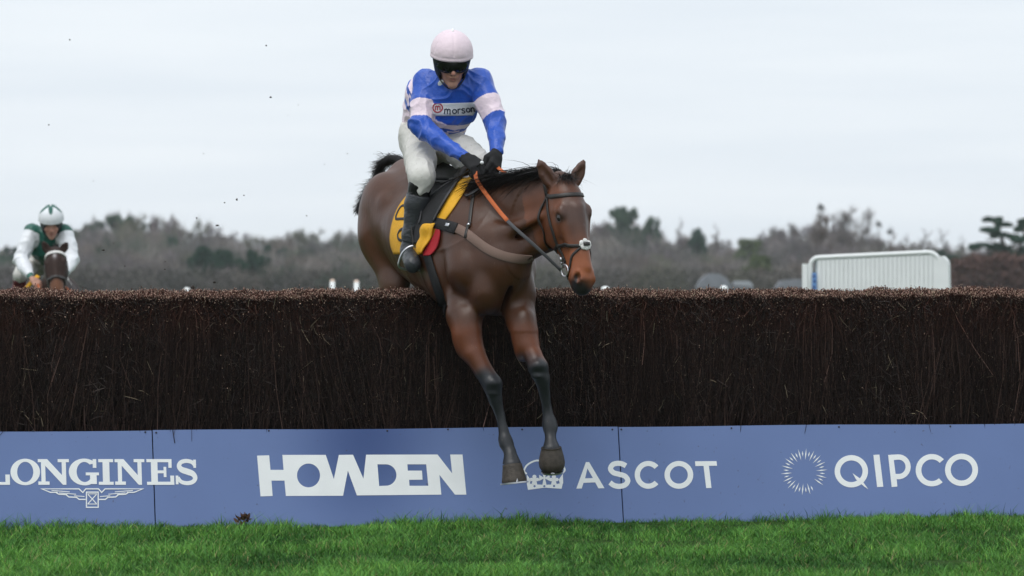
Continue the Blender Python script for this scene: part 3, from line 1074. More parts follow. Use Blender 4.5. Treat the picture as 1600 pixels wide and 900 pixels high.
def horse_head(S, H, k=.03):
    q = H.len / .62
    st = [(.00, -.050, .092, .078), (.12, -.035, .116, .096), (.24, -.036, .134, .108), (.36, -.046, .142, .106), (.47, -.044, .130, .092),
          (.58, -.026, .104, .076), (.70, -.012, .086, .068), (.82, -.006, .078, .065), (.91, -.006, .074, .066), (.965, -.014, .058, .054)]
    for a, b in zip(st[:-1], st[1:]):
        S.cone(H.p(a[0], a[1]), H.p(b[0], b[1]), a[2] * q, b[2] * q, .02 * q, H.L, (a[3] + b[3]) / (a[2] + b[2]))
    for s_ in (1, -1):
        # brow ridge over the eye, cheekbone, jaw disc, nostril wing
        S.ell(H.p(.285, .048, .092 * s_), (H.A, H.N, H.L), np.array([.042, .028, .022]) * q, .03 * q)
        S.cone(H.p(.36, .030, .090 * s_), H.p(.60, .022, .064 * s_), .016 * q, .010 * q, .03 * q)
        S.ell(H.p(.36, -.105, .062 * s_), (H.A, H.N, H.L), np.array([.120, .095, .034]) * q, .025 * q)
        S.ell(H.p(.905, .036, .048 * s_), (H.A, H.N, H.L), np.array([.040, .030, .022]) * q, .02 * q)
        # hollow under the brow, eye socket, nostril
        S.ell(H.p(.185, .040, .108 * s_), (H.A, H.N, H.L), np.array([.028, .022, .012]) * q, .02 * q, True)
        S.ell(H.p(.335, .034, .118 * s_), (H.A, H.N, H.L), np.array([.028, .020, .014]) * q, .012 * q, True)
        S.ell(H.p(.905, .046, .070 * s_), (nrm(H.A - .5 * H.N), H.N + .5 * H.A, H.L), np.array([.032, .019, .030]) * q, .010 * q, True)
        S.ell(H.p(.66, -.02, .092 * s_), (H.A, H.N, H.L), np.array([.09, .030, .018]) * q, .03 * q, True)
    # nasal bone, lips
    S.cone(H.p(.28, .080), H.p(.82, .058), .036 * q, .028 * q, .03 * q)
    S.ell(H.p(.965, -.008), (H.A, H.N, H.L), np.array([.030, .045, .046]) * q, .02 * q)
    S.ell(H.p(.955, -.058), (H.A, H.N, H.L), np.array([.030, .024, .034]) * q, .018 * q)
    S.ell(H.p(1.0, -.040), (H.A, H.N, H.L), np.array([.012, .004, .05]) * q, .008 * q, True)

def horse_ear(S, base, tip, face, q=1.0):
    base, tip = np.asarray(base, float), np.asarray(tip, float)
    ax = tip - base
    L_ = np.linalg.norm(ax)
    ax = ax / L_
    n = nrm(face - ax * (face @ ax))
    l = np.cross(ax, n)
    pr = [(0, .030), (.25, .040), (.5, .041), (.75, .028), (1.0, .006)]
    for a, b in zip(pr[:-1], pr[1:]):
        S.cone(base + ax * L_ * a[0], base + ax * L_ * b[0], a[1] * q, b[1] * q, .008, n, .62)
    S.ell(base + ax * L_ * .50 + n * .026 * q, (ax, n, l), np.array([L_ * .42, .017 * q, .021 * q]), .008, True)

def eye_part(H, s_, root):
    q = H.len / .62
    mb = MB()
    mb.ball(H.p(.335, .032, .095 * s_), np.array([.026, .019, .017]) * q, (H.A, H.N, H.L), 14, 10)
    return mb.build('eye', M['eye'], root)

def hair_strands(roots, dirs, lengths, droop, width, name, mt, parent, segs=5, curl=.0, seed=1, col=None):
    r = np.random.default_rng(seed)
    n = len(roots)
    ts = np.linspace(0, 1, segs + 1)
    side = np.cross(dirs, r.normal(size=(n, 3)))
    side /= np.linalg.norm(side, axis=1)[:, None]
    bend = r.normal(size=(n, 3)) * curl
    lines = []
    for t in ts:
        lines.append(roots + dirs * (lengths * t)[:, None] + droop * (lengths * t * t)[:, None] + bend * (lengths * t ** 2)[:, None])
    wd = np.array([1, 1, .9, .7, .45, .12])[np.linspace(0, 5, segs + 1).astype(int)]
    v = []
    for i, p in enumerate(lines):
        v += [p - side * width * wd[i], p + side * width * wd[i]]
    v = np.stack(v, 1).reshape(-1, 3)
    b0 = (np.arange(n) * 2 * (segs + 1))[:, None]
    f = np.concatenate([b0 + np.array([2 * i, 2 * i + 1, 2 * i + 3, 2 * i + 2]) for i in range(segs)])
    return mk(name, v, f, mt, parent, smooth=False)

# ------------------------------------------------------------------ the leading horse
HA = rad(24.0)
HF = V3(math.sin(HA), -math.cos(HA), 0)          # where the body points
HR = V3(-math.cos(HA), -math.sin(HA), 0)         # its right side
HO = V3((742 - 800) / F * 26.75, 26.75, 0)
def hb(s_, l, z):
    return HO + HF * s_ + HR * l + UP * z

def build_lead_horse():
    root = thing('race_horse', 'bay racehorse with dark legs landing over the brush fence, head turned aside', 'horse', hb(0, 0, .9))
    S = Sdf((-1.08, 25.72, .38), (.62, 28.95, 2.36), .0095)
    # trunk: s, z top, z bottom, half width
    st = [(.30, 1.84, 1.275, .205), (.12, 1.98, 1.25, .255), (-.10, 2.02, 1.255, .295), (-.35, 2.00, 1.33, .315), (-.60, 2.03, 1.42, .315),
          (-.82, 2.10, 1.52, .285), (-1.02, 2.13, 1.60, .27), (-1.18, 2.06, 1.62, .24)]
    for a, b in zip(st[:-1], st[1:]):
        ha, hb_ = (a[1] - a[2]) / 2, (b[1] - b[2]) / 2
        S.cone(hb(a[0], 0, (a[1] + a[2]) / 2), hb(b[0], 0, (b[1] + b[2]) / 2), ha, hb_, .04, HR, (a[3] + b[3]) / 2 / ((ha + hb_) / 2))
    # withers, spine
    S.cone(hb(.10, 0, 2.00), hb(-.22, 0, 1.99), .055, .05, .10)
    S.cone(hb(-.75, 0, 2.07), hb(-1.05, 0, 2.10), .10, .09, .08)
    # breast and points of the shoulder
    S.ell(hb(.33, .015, 1.50), (HF, HR, UP), (.16, .215, .25), .05)
    for s_ in (1, -1):
        S.ell(hb(.385, .108 * s_, 1.40), (HF, HR, UP), (.120, .100, .145), .028)
        S.ell(hb(.29, (.19 if s_ > 0 else .155) * s_, 1.52), (HF, HR, UP), (.115, .080, .15), .04)
        S.cone(hb(.30, (.20 if s_ > 0 else .14) * s_, 1.50), hb(.05, .15 * s_, 1.90), .085, .06, .08)      # shoulder blade
        S.ell(hb(.05, (.215 if s_ > 0 else .165) * s_, 1.50), (HF, HR, UP), (.16, .092, .18), .035)          # triceps
        S.ell(hb(-.95, .175 * s_, 1.93), (HF, HR, UP), (.20, .115, .17), .07)         # hip
        S.ell(hb(-.78, .240 * s_, 1.92), (HF, HR, UP), (.06, .040, .05), .04)         # hip bone
        S.ell(hb(-1.05, .165 * s_, 1.78), (HF, HR, UP), (.19, .135, .25), .035)        # thigh
        S.cone(hb(-1.00, .165 * s_, 1.72), hb(-.87, .155 * s_, 1.42), .175, .100, .06, HR, .75)
    S.ell(hb(.43, 0, 1.37), (HF, HR, UP), (.10, .018, .13), .03, True)                # groove of the breast
    S.ell(hb(.50, 0, 1.60), (HF, HR, UP), (.06, .05, .06), .04, True)
    # hind legs trailing behind the brush
    for s_, z in ((1, 0), (-1, .03)):
        S.chain([(*hb(-.87, .155 * s_, 1.43 + z), .100), (*hb(-1.00, .150 * s_, 1.22 + z), .085), (*hb(-1.22, .15 * s_, 1.08 + z), .055)], .05, HR, .8)
        S.chain([(*hb(-1.24, .15 * s_, 1.08 + z), .052), (*hb(-1.22, .145 * s_, .96 + z), .040), (*hb(-1.17, .14 * s_, .78 + z), .034), (*hb(-1.16, .14 * s_, .73 + z), .045),
                 (*hb(-1.20, .14 * s_, .65 + z), .036), (*hb(-1.24, .14 * s_, .60 + z), .046)], .02)
    # forelegs: pixel, pixel, distance, radius
    def pl(rows): return [(*P(a, b, y), r) for a, b, y, r in rows]
    legR = pl([(726, 470, 26.50, .110), (725, 494, 26.44, .094), (730, 522, 26.38, .080), (740, 552, 26.33, .063), (755, 580, 26.30, .053), (769, 601, 26.28, .058),
               (774, 624, 26.29, .043), (782, 650, 26.30, .031), (787, 673, 26.29, .032), (789, 686, 26.28, .041), (791, 693, 26.275, .043), (797, 707, 26.25, .036), (800, 727, 26.21, .056)])
    legL = pl([(810, 470, 26.45, .098), (815, 498, 26.38, .078), (820, 520, 26.33, .069), (826, 540, 26.29, .055), (833, 554, 26.26, .045), (841, 574, 26.22, .054),
               (847, 592, 26.23, .041), (851, 617, 26.26, .029), (855, 642, 26.28, .030), (858, 660, 26.28, .043), (859.5, 668, 26.275, .044), (860, 684, 26.25, .032), (861.5, 702, 26.22, .056)])
    S.chain(legR[:3], .05)
    S.chain(legL[:3], .05)
    S.chain(legR[2:], .012)
    S.chain(legL[2:], .012)
    # knee caps, tendons, forearm muscle, fetlock tufts
    fd = V3(.1, -1, 0)
    for lg, off in ((legR, -1), (legL, -1)):
        k_ = np.array(lg[5][:3])
        S.ell(k_ + fd * .02 + UP * .012, (V3(1, 0, 0), V3(0, 1, 0), UP), (.044, .050, .036), .012)
        S.ell(k_ + fd * .015 - UP * .050, (V3(1, 0, 0), V3(0, 1, 0), UP), (.040, .040, .022), .010)
        a, b = np.array(lg[6][:3]), np.array(lg[9][:3])
        S.cone(a - fd * .032, b - fd * .030, .017, .018, .008)
        f_ = np.array(lg[9][:3])
        S.ell(f_ - fd * .045 - UP * .01, (V3(1, 0, 0), V3(0, 1, 0), UP), (.032, .034, .034), .02)
    a, b, c = (np.array(legR[i][:3]) for i in (1, 2, 4))
    S.ell(b + V3(-.022, -.015, .00), (nrm(c - a), V3(1, 0, 0), V3(0, 1, 0)), (.11, .050, .06), .06)
    S.ell(b + V3(.022, -.040, -.01), (nrm(c - a), V3(1, 0, 0), V3(0, 1, 0)), (.11, .030, .040), .05)
    a, b, c = (np.array(legL[i][:3]) for i in (1, 2, 4))
    S.ell(b + V3(.012, -.02, -.02), (nrm(c - a), V3(1, 0, 0), V3(0, 1, 0)), (.10, .040, .045), .06)
    S.ell(b + V3(-.015, -.01, -.02), (nrm(c - a), V3(1, 0, 0), V3(0, 1, 0)), (.10, .036, .045), .06)
    # neck and head
    H = HeadFrame(P(882, 288, 26.12), P(912, 451, 25.98), V3(math.sin(rad(33)), -math.cos(rad(33)), 0))
    n0, n1 = hb(.14, 0, 1.72), H.p(.16, -.12, 0)
    ax = nrm(n1 - n0)
    up = nrm(UP - ax * ax[2])
    lat = np.cross(ax, up)
    rows = [(0, .270, .56), (.3, .240, .54), (.6, .210, .52), (.85, .185, .52), (1.0, .150, .60)]
    for a, b in zip(rows[:-1], rows[1:]):
        pa, pb = n0 + (n1 - n0) * a[0] + up * .05 * math.sin(math.pi * a[0]), n0 + (n1 - n0) * b[0] + up * .05 * math.sin(math.pi * b[0])
        S.cone(pa, pb, a[1], b[1], .05, lat, (a[2] + b[2]) / 2)
    S.cone(hb(.05, 0, 1.98), H.p(.02, -.10, 0) + up * .05, .060, .045, .07)           # crest
    S.cone(hb(.38, .03, 1.58), H.p(.44, -.19, .0), .085, .055, .07)                    # windpipe and throat
    S.cone(hb(.33, .15, 1.66), H.p(.25, -.12, .06), .055, .040, .05)
    for sg in (1, -1):
        lt = lat * sg
        S.cone(n0 - up * .13 + lt * .150 + ax * .06, n1 - up * .085 + lt * .090, .010, .008, .05, sub=True)
    horse_head(S, H)
    horse_ear(S, H.p(.015, -.02, .062), P(841, 250, 26.08), V3(-.1, -1, .0))
    horse_ear(S, H.p(.015, -.02, -.062), P(913, 250, 26.18), V3(.55, -.85, 0))
    v, f = S.mesh(3)
    nn = vnormals(v, f)
    # ribs, sinews and folds of the skin
    d = sinenoise(v * np.array([1, 1, .6]), 26, 21, 16) * .0032 + sinenoise(v, 9, 22, 12) * .0065
    s_ = (v - HO) @ HF
    rib = np.sin(s_ * 75 + (v[:, 2] - 1.5) * 12) * .0007 * sstep(-.75, -.6, s_) * (1 - sstep(-.2, -.1, s_)) * (v[:, 2] < 1.85)
    hd = np.linalg.norm(v - H.p(.5), axis=1) < .45
    vein = (1 - np.abs(sinenoise(v * np.array([1, 1, .5]), 17, 25, 6))) ** 10
    vz = (s_ > -.45) * sstep(.9, 1.1, v[:, 2]) * (1 - sstep(1.75, 1.95, v[:, 2])) * np.clip(.3 + sinenoise(v, 5, 26), 0, 1)
    d = d + vein * .0062 * np.where(hd, .6, vz)
    leg = v[:, 2] < 1.15
    d = np.where(hd, d * .35, d) * np.where(leg, .55, 1) + rib
    v = v + nn * d[:, None]
    # coat pattern of a bay
    c = np.tile(np.array([.064, .0235, .0100]), (len(v), 1))
    def blend(m, q):
        nonlocal c
        c = c * (1 - m[:, None]) + np.array(q) * m[:, None]
    l_ = (v - HO) @ HR
    blend(.5 * sstep(-.5, -1.0, s_) if False else .55 * (1 - sstep(-1.0, -.55, s_)), (.108, .035, .015))                 # redder quarters
    blend(.6 * (1 - sstep(1.38, 1.62, v[:, 2])) * (s_ < -.15), (.120, .070, .045))                # pale clipped belly
    blend(.35 * (.5 + .5 * sinenoise(v, 7, 31, 10)).clip(0, 1), (.074, .033, .018))
    front = s_ > -.3
    zk = v[:, 2]
    # reddish forearms then black points
    mL = np.array([P(764, 585, 26.3)[2]])[0]
    isl = front & (v[:, 0] > P(790, 0, 26.35)[0])
    z_k = np.where(isl, P(0, 568, 26.3)[2], P(0, 590, 26.3)[2])
    blend((front & (zk < 1.3)) * (1 - sstep(1.14, 1.25, zk)) * .8 * np.clip(.75 + .5 * sinenoise(v, 14, 33), 0, 1), (.150, .045, .018))
    wob = .05 * sinenoise(v, 13, 35)
    blend(front * (1 - sstep(z_k - .00, z_k + .085, zk + wob + .02 * sinenoise(v, 45, 36))), (.021, .023, .027))
    blend((s_ < -1.05) * (1 - sstep(1.22, 1.36, zk)) , (.022, .020, .020))
    # neck and head
    nk = (v - n0) @ ax
    blend(((nk > .28) & (np.linalg.norm(v - n1, axis=1) < .45)) * .45, (.074, .028, .013))
    r_ = v - H.o
    t, n_, l2 = r_ @ H.A / H.len, r_ @ H.N, r_ @ H.L
    inh = (t > -.40) & (t < 1.15) & (np.abs(l2) < .16) & (n_ > -.24) & (n_ < .2)
    blend(inh * .85, (.145, .046, .018))
    blend(inh * sstep(.52, .70, t) * .7, (.33, .098, .034))                                       # tan muzzle
    blend(inh * np.exp(-((t - .33) / .26) ** 2) * sstep(.045, .075, n_) * .75, (.070, .046, .040))  # dusky face
    blend(inh * (1 - sstep(-.06, .08, t)) * .6, (.050, .032, .026))
    blend(inh * sstep(.86, .97, t + .03 * sinenoise(v, 30, 41) - .06 * (n_ > .03)), (.022, .020, .021))
    for sg in (1, -1):
        e = np.linalg.norm(v - H.p(.335, .034, .10 * sg), axis=1)
        blend(inh * (1 - sstep(.022, .045, e)) * .85, (.020, .014, .012))
        e = np.linalg.norm(v - H.p(.905, .046, .066 * sg), axis=1)
        blend(inh * (1 - sstep(.018, .030, e)), (.004, .003, .003))
    st_ = np.linalg.norm((r_ - (H.p(.44, .09, -.004) - H.o)) * 1.0, axis=1)
    blend(inh * (1 - sstep(.010, .022, st_)) * .55, (.5, .46, .43))                                # small star
    body = mk('body', v, f, M['coat'], root, col=c)
    for sg in (1, -1):
        eye_part(H, sg, root)
    # hooves
    def hoof(top, bottom, toe, rt, rb, shoe=True, rounded=False):
        top, bottom = np.asarray(top), np.asarray(bottom)
        a = nrm(bottom - top)
        tf = nrm(toe - a * (toe @ a))
        sd_ = np.cross(a, tf)
        mb = MB()
        vs_, fs, k = [], [], 20
        L_ = np.linalg.norm(bottom - top)
        rows = [(-.06, .80), (0, 1.0), (.10, 1.05), (.35, .5), (.6, .5), (.8, .5), (.93, .0), (1.0, -.02)]
        for i, (h, _) in enumerate(rows):
            r = rt * .82 if i == 0 else rt * 1.04 if i == 1 else rt + (rb - rt) * h
            if rounded: r = rt * (1.02 + .34 * math.sin(min(max(h, 0) * 1.9, 1.57))) * (1 - .30 * max(0, (h - .6) / .4) ** 2)
            if i == 7: r *= .9
            for j in range(k):
                an = 2 * math.pi * j / k
                x, y = math.cos(an), math.sin(an)
                hh = h * L_ * (1.0 if x > 0 else 1.0 + .10 * x)
                vs_.append(top + a * hh + tf * (x * r * 1.06 + .22 * rt * max(h, 0)) + sd_ * y * r * (1 - .10 * max(0, -x)))
        for i in range(len(rows) - 1):
            fs += [(i * k + j, i * k + (j + 1) % k, (i + 1) * k + (j + 1) % k, (i + 1) * k + j) for j in range(k)]
        fs += [tuple(range(k)), tuple((len(rows) - 1) * k + j for j in range(k))]
        mb.add(vs_, fs)
        o = mb.build('hoof', M['hoof'], root)
        if shoe:
            pts = [top + a * (L_ * 1.03) + tf * (math.cos(an) * rb * .98 + .22 * rt) + sd_ * math.sin(an) * rb * .96 for an in np.linspace(-2.35, 2.35, 24)]
            m2 = MB()
            m2.strap(pts, [a] * 24, .018, .005)
            tc_ = top + a * (L_ * .93) + tf * (rb * 1.05 + .22 * rt)
            m2.add([tc_ + sd_ * .012 + a * .012, tc_ - sd_ * .012 + a * .012, tc_ - a * .016 - tf * .002, tc_ + tf * .006], [(0, 1, 3), (1, 2, 3), (2, 0, 3), (0, 2, 1)])
            m2.build('horseshoe', M['steel'], o, smooth=False)
    hoof(P(800, 726, 26.20), P(803, 754, 26.195), V3(.25, -1, 0), .056, .076)
    hoof(P(861.5, 701, 26.21), P(862.5, 736, 26.235), V3(.05, -1, 0), .058, .058, True, True)
    for sg, z in ((1, 0), (-1, .03)):
        hoof(hb(-1.24, .14 * sg, .59 + z), hb(-1.30, .14 * sg, .51 + z), hb(0, 0, 0) * 0 - UP * 1.0 + HF * .2, .05, .064)
    # mane: strands standing up off the crest
    Sf = Surf(v, f)
    r = np.random.default_rng(5)
    cst = [n0 + (n1 - n0) * q + up * (.24 - .08 * q) for q in (.25, .45, .62, .8, .96)] + [H.p(-.06, -.04, 0)]
    cl = spline(cst, 30)
    n = 6000
    k_ = r.integers(0, len(cl), n)
    p0 = cl[k_] + lat * r.normal(0, .020, n)[:, None]
    p0 = np.array([Sf.snap(q, -.008)[0] for q in p0])
    clump = np.sin(k_ * .9) * .5 + np.sin(k_ * .37 + 1) * .5
    dr = up * .9 + lat * (-.35 + .25 * r.normal(size=(n, 1))) - ax * (.45 + .2 * r.normal(size=(n, 1))) + HR * .1
    dr = dr / np.linalg.norm(dr, axis=1)[:, None]
    ln = (.125 + .045 * clump) * r.uniform(.6, 1.3, n)
    hair_strands(p0, dr, ln, -UP * 1.0 - ax * .25 + HR * .6, .0026, 'mane', M['hair'], root, 5, .25, 3)
    # forelock blown aside
    n = 420
    p0 = H.p(-.03, .02, 0) + r.normal(0, 1, (n, 3)) * np.array([.022, .018, .014])
    dr = np.array([.05, -.3, .9]) + r.normal(0, .38, (n, 3))
    dr[: n // 3] += V3(-.9, 0, .2)
    dr /= np.linalg.norm(dr, axis=1)[:, None]
    hair_strands(p0, dr, r.uniform(.04, .10, n), V3(.3, -.3, -.9), .0018, 'forelock', M['hair'], root, 5, .4, 4)
    # tail flung up and over behind the quarters
    n = 1700
    path = spline([P(636, 256, 27.86), P(616, 249, 27.96), P(600, 254, 28.04), P(592, 270, 28.12), P(582, 290, 28.18), P(569, 312, 28.22), P(558, 334, 28.22)], 12)
    d_ = np.gradient(path, axis=0)
    tt = np.linspace(0, 1, len(path))
    rr = np.interp(tt, [0, .2, .45, .8, 1], [.020, .022, .019, .026, .014])
    nseg = 16
    ids = np.linspace(0, len(path) - 1, nseg).astype(int)
    off = r.normal(0, .5, (n, 3))
    stop = np.where(r.random(n) < .40, r.uniform(.18, .5, n), r.uniform(.6, 1.0, n))
    vs_ = []
    sdv = np.cross(d_, r.normal(size=3))
    for kk, i in enumerate(ids):
        q = kk / (nseg - 1)
        eff = np.minimum(q, stop)
        ii = np.clip((eff * (len(path) - 1)).astype(int), 0, len(path) - 1)
        c_ = path[ii] + off * rr[ii][:, None] + (r.normal(0, .003, (n, 3)))
        over = np.clip(q - stop, 0, .12)
        c_ = c_ + nrm(V3(-.8, .1, -.45)) * over[:, None] * .3 + off * over[:, None] * .2
        wv = .0016 * np.where(q > stop + .1, .1, 1)
        sv = np.cross(d_[ii], off)
        sv /= np.linalg.norm(sv, axis=1)[:, None] + 1e-9
        vs_ += [c_ - sv * np.reshape(wv, (-1, 1)), c_ + sv * np.reshape(wv, (-1, 1))]
    vv = np.stack(vs_, 1).reshape(-1, 3)
    b0 = (np.arange(n) * 2 * nseg)[:, None]
    ff = np.concatenate([b0 + np.array([2 * i, 2 * i + 1, 2 * i + 3, 2 * i + 2]) for i in range(nseg - 1)])
    mk('tail', vv, ff, M['hair'], root, smooth=False)
    return root, Sf, H, (v, f, body)
HORSE, HSURF, HHEAD, HMESH = build_lead_horse()

# ------------------------------------------------------------------ jockeys
class Pose:
    pass

def hand_sdf(S, wrist, fwd, palm, thumb_side, q=1.0, grow=0.0):
    """palm with four curled fingers and a thumb closing on the rein"""
    fwd = nrm(fwd)
    palm = nrm(palm - fwd * (palm @ fwd))
    ac = np.cross(fwd, palm)
    if ac @ thumb_side < 0: ac = -ac
    S.cone(wrist, wrist + fwd * .03 * q, .027 * q + grow, .030 * q + grow, .01, palm, .8)
    for i, a in enumerate((.027, .009, -.009, -.026)):
        kn = wrist + fwd * (.088 - .004 * abs(i - 1)) * q + ac * a * q
        S.cone(wrist + fwd * .025 * q + ac * a * .7 * q, kn, .015 * q + grow, .0125 * q + grow, .012)
        L_ = (.036, .042, .040, .031)[i] * q
        p1 = kn + (fwd * .75 + palm * .66) * L_
        p2 = p1 + (palm * .95 - fwd * .35) * L_ * .70
        p3 = p2 + (-fwd * .95 + palm * .05) * L_ * .60
        S.cone(kn, p1, .0118 * q + grow, .0108 * q + grow, .003)
        S.cone(p1, p2, .0108 * q + grow, .0100 * q + grow, .003)
        S.cone(p2, p3, .0100 * q + grow, .0088 * q + grow, .003)
    t0 = wrist + fwd * .03 * q + ac * .026 * q
    t1 = wrist + fwd * .058 * q + ac * .046 * q + palm * .016 * q
    t2 = wrist + fwd * .086 * q + ac * .040 * q + palm * .030 * q
    S.cone(t0, t1, .0155 * q + grow, .0125 * q + grow, .008)
    S.cone(t1, t2, .0125 * q + grow, .0098 * q + grow, .003)

def human_head(S, c, f_, u, l, q=1.0):
    p = lambda a, b, d: c + (f_ * a + u * b + l * d) * q
    ax = (f_, u, l)
    S.ell(p(-.012, .030, 0), ax, np.array([.098, .095, .076]) * q, .02)
    S.ell(p(.025, -.045, 0), ax, np.array([.072, .080, .058]) * q, .03)
    S.cone(p(.010, -.095, .030), p(.068, -.112, .0), .020 * q, .020 * q, .025)
    S.cone(p(.010, -.095, -.030), p(.068, -.112, .0), .020 * q, .020 * q, .025)
    S.ell(p(.074, -.112, 0), ax, np.array([.020, .018, .024]) * q, .012)
    for s_ in (1, -1):
        S.ell(p(.060, -.030, .042 * s_), ax, np.array([.026, .024, .024]) * q, .015)     # cheekbone
        S.ell(p(.086, .012, .033 * s_), ax, np.array([.016, .014, .020]) * q, .008, True)  # eye hollow
        S.ell(p(.070, .010, .033 * s_), ax, np.array([.016, .014, .016]) * q, .006)
        S.ell(p(.092, -.042, .012 * s_), ax, np.array([.012, .009, .009]) * q, .006)       # nostril wing
        S.ell(p(-.005, -.008, .076 * s_), ax, np.array([.022, .032, .010]) * q, .008)      # ear
    S.cone(p(.085, .022, 0), p(.113, -.034, 0), .009 * q, .0125 * q, .012)
    S.ell(p(.088, -.066, 0), ax, np.array([.014, .0065, .025]) * q, .006)
    S.ell(p(.085, -.079, 0), ax, np.array([.014, .0075, .022]) * q, .006)
    S.ell(p(.100, -.0725, 0), ax, np.array([.012, .0022, .024]) * q, .003, True)

def build_jockey(J):
    """J holds joints in world space, the head frame, sizes and colours"""
    root = thing('person', J.label, 'jockey', J.seat)
    q = J.q
    f_ = nrm(J.look)
    u = nrm(J.headup - f_ * (J.headup @ f_))
    l = np.cross(u, f_)
    if l[0] > 0: l = -l            # towards the wearer's right
    c = J.head
    pts = np.array([c, J.neck, J.chest, J.pelvis] + J.sh + J.el + J.wr + J.hip + J.kn + J.an + J.toe)
    lo, hi = pts.min(0) - .24, pts.max(0) + .24
    hv = J.vox
    # one continuous body
    S = Sdf(lo, hi, hv)
    human_head(S, c, f_, u, l, J.hq)
    S.cone(c - u * .06 * J.hq - f_ * .02, J.neck, .052 * J.hq, .058, .03)
    side = nrm(J.sh[0] - J.sh[1])
    S.cone(J.chest, J.neck * .4 + J.chest * .6, .11, .10, .05, side, 1.15)
    S.cone(J.chest, J.pelvis, .105, .105, .05, side, 1.2)
    for i in (0, 1):
        S.cone(J.neck * .8 + J.chest * .2, J.sh[i], .045, .045, .03)
        S.cone(J.sh[i], J.el[i], .048, .040, .03)
        S.cone(J.el[i], J.wr[i], .041, .027, .02)
        hand_sdf(S, J.wr[i], J.hf[i], J.hp[i], J.ht[i], J.handq)
        S.cone(J.hip[i], J.kn[i], .078, .052, .05)
        S.cone(J.kn[i], J.kn[i] * .65 + J.an[i] * .35, .050, .052, .02)
        S.cone(J.kn[i] * .65 + J.an[i] * .35, J.an[i], .052, .032, .02)
        S.cone(J.an[i] + nrm(J.an[i] - J.kn[i]) * .035, J.toe[i], .030, .024, .02)
    v, f = S.mesh(2)
    col = np.tile(np.array([.50, .27, .20]), (len(v), 1))
    r_ = (v - c) / J.hq
    a, b, d = r_ @ f_, r_ @ u, r_ @ l
    hd = np.linalg.norm(r_, axis=1) < .16
    def bl(m, k):
        nonlocal col
        m = np.clip(m, 0, 1)
        col = col * (1 - m[:, None]) + np.array(k) * m[:, None]
    bl(hd * np.exp(-((b + .073) / .010) ** 2 - (d / .020) ** 2) * (a > .06) * .9, (.33, .085, .075))
    bl(hd * np.exp(-((b + .05) / .03) ** 2 - ((abs(d) - .04) / .018) ** 2) * (a > .03) * .45, (.55, .20, .15))
    bl(hd * np.exp(-((b + .033) / .016) ** 2 - (d / .016) ** 2) * (a > .09) * .4, (.55, .20, .15))
    bl(hd * ((b < -.062) & (a > .02)) * .22, (.25, .16, .13))
    mk('body', v, f, M['skin'], root, col=col)
    # breeches
    S = Sdf(lo, hi, hv)
    S.cone(J.pelvis, J.pelvis * .6 + J.chest * .4, .128, .118, .05, side, 1.15)
    hm = (J.hip[0] + J.hip[1]) / 2
    S.ell(J.pelvis + (J.pelvis - J.chest) * .12, (side, nrm(J.pelvis - J.chest), np.cross(side, nrm(J.pelvis - J.chest))), (.165, .11, .125), .05)
    for i in (0, 1):
        k2 = J.kn[i] * .84 + J.an[i] * .16
        S.cone(J.hip[i], J.hip[i] * .5 + J.kn[i] * .5, .102, .088, .04)
        S.cone(J.hip[i] * .5 + J.kn[i] * .5, J.kn[i], .094, .071, .03)
        S.cone(J.kn[i], k2, .070, .060, .02)
    v, f = S.mesh(2)
    n_ = vnormals(v, f)
    v = v + n_ * ((1 - np.abs(sinenoise(v * np.array([1, 1, .7]), 40, 51, 8))) ** 3 * .010 - .004 + (1 - np.abs(sinenoise(v, 60, 53, 8))) ** 3 * .002 + sinenoise(v, 15, 52) * .005)[:, None]
    v = laplace(v, f, 2)
    mk('breeches', v, f, M['breech'], root, col=np.tile(np.array(J.breech), (len(v), 1)))
    # jacket
    S = Sdf(lo, hi, hv)
    S.cone(J.chest, J.neck * .55 + J.chest * .45, .140, .110, .05, side, 1.32)
    wst = J.pelvis * .74 + J.chest * .26 + side * -.05
    S.cone(J.chest, wst, .140, .110, .06, side, 1.28)
    for a_, b_, r_a, r_b in J.extra:
        S.cone(a_, b_, r_a, r_b, .05)
    S.cone(J.neck - u * .02, J.neck + u * .03 - f_ * .012, .078, .074, .03)
    for i in (0, 1):
        S.cone(J.neck * .9 + J.chest * .1, J.sh[i], .078, .076, .05)
        m_ = J.sh[i] * .5 + J.el[i] * .5
        k_ = J.sleeve
        S.cone(J.sh[i], m_, .075 * k_, .072 * k_, .03)
        S.cone(m_, J.el[i], .072 * k_, .062 * k_, .02)
        m2 = J.el[i] * .55 + J.wr[i] * .45
        S.cone(J.el[i], m2, .064 * k_, .056 * k_, .015)
        S.cone(m2, J.wr[i] - nrm(J.wr[i] - J.el[i]) * .008, .056 * k_, .036, .01)
    v, f = S.mesh(2)
    n_ = vnormals(v, f)
    # cloth: gathered folds round the sleeves, drag lines on the chest
    fold = np.zeros(len(v))
    near = np.full(len(v), 9.0)
    tpar = np.zeros(len(v))
    who = np.full(len(v), -1)
    for i in (0, 1):
        for seg, (a_, b_) in enumerate(((J.sh[i], J.el[i]), (J.el[i], J.wr[i]))):
            ba = b_ - a_
            t = np.clip(((v - a_) @ ba) / (ba @ ba), 0, 1)
            dd = np.linalg.norm(v - a_ - t[:, None] * ba, axis=1)
            m = dd < near
            near[m] = dd[m]; tpar[m] = (t + seg)[m]; who[m] = i
    arm = near < .088 * J.sleeve
    ph = sinenoise(v, 10, 61) * 1.6
    wr1 = (1 - np.abs(sinenoise(v + .03 * np.stack([ph, ph, ph], 1), 40, 64, 7))) ** 3
    wr2 = (1 - np.abs(sinenoise(v * np.array([1, 1, .5]), 62, 65, 8))) ** 3
    elbow = np.exp(-((tpar - 1.0) / .30) ** 2)
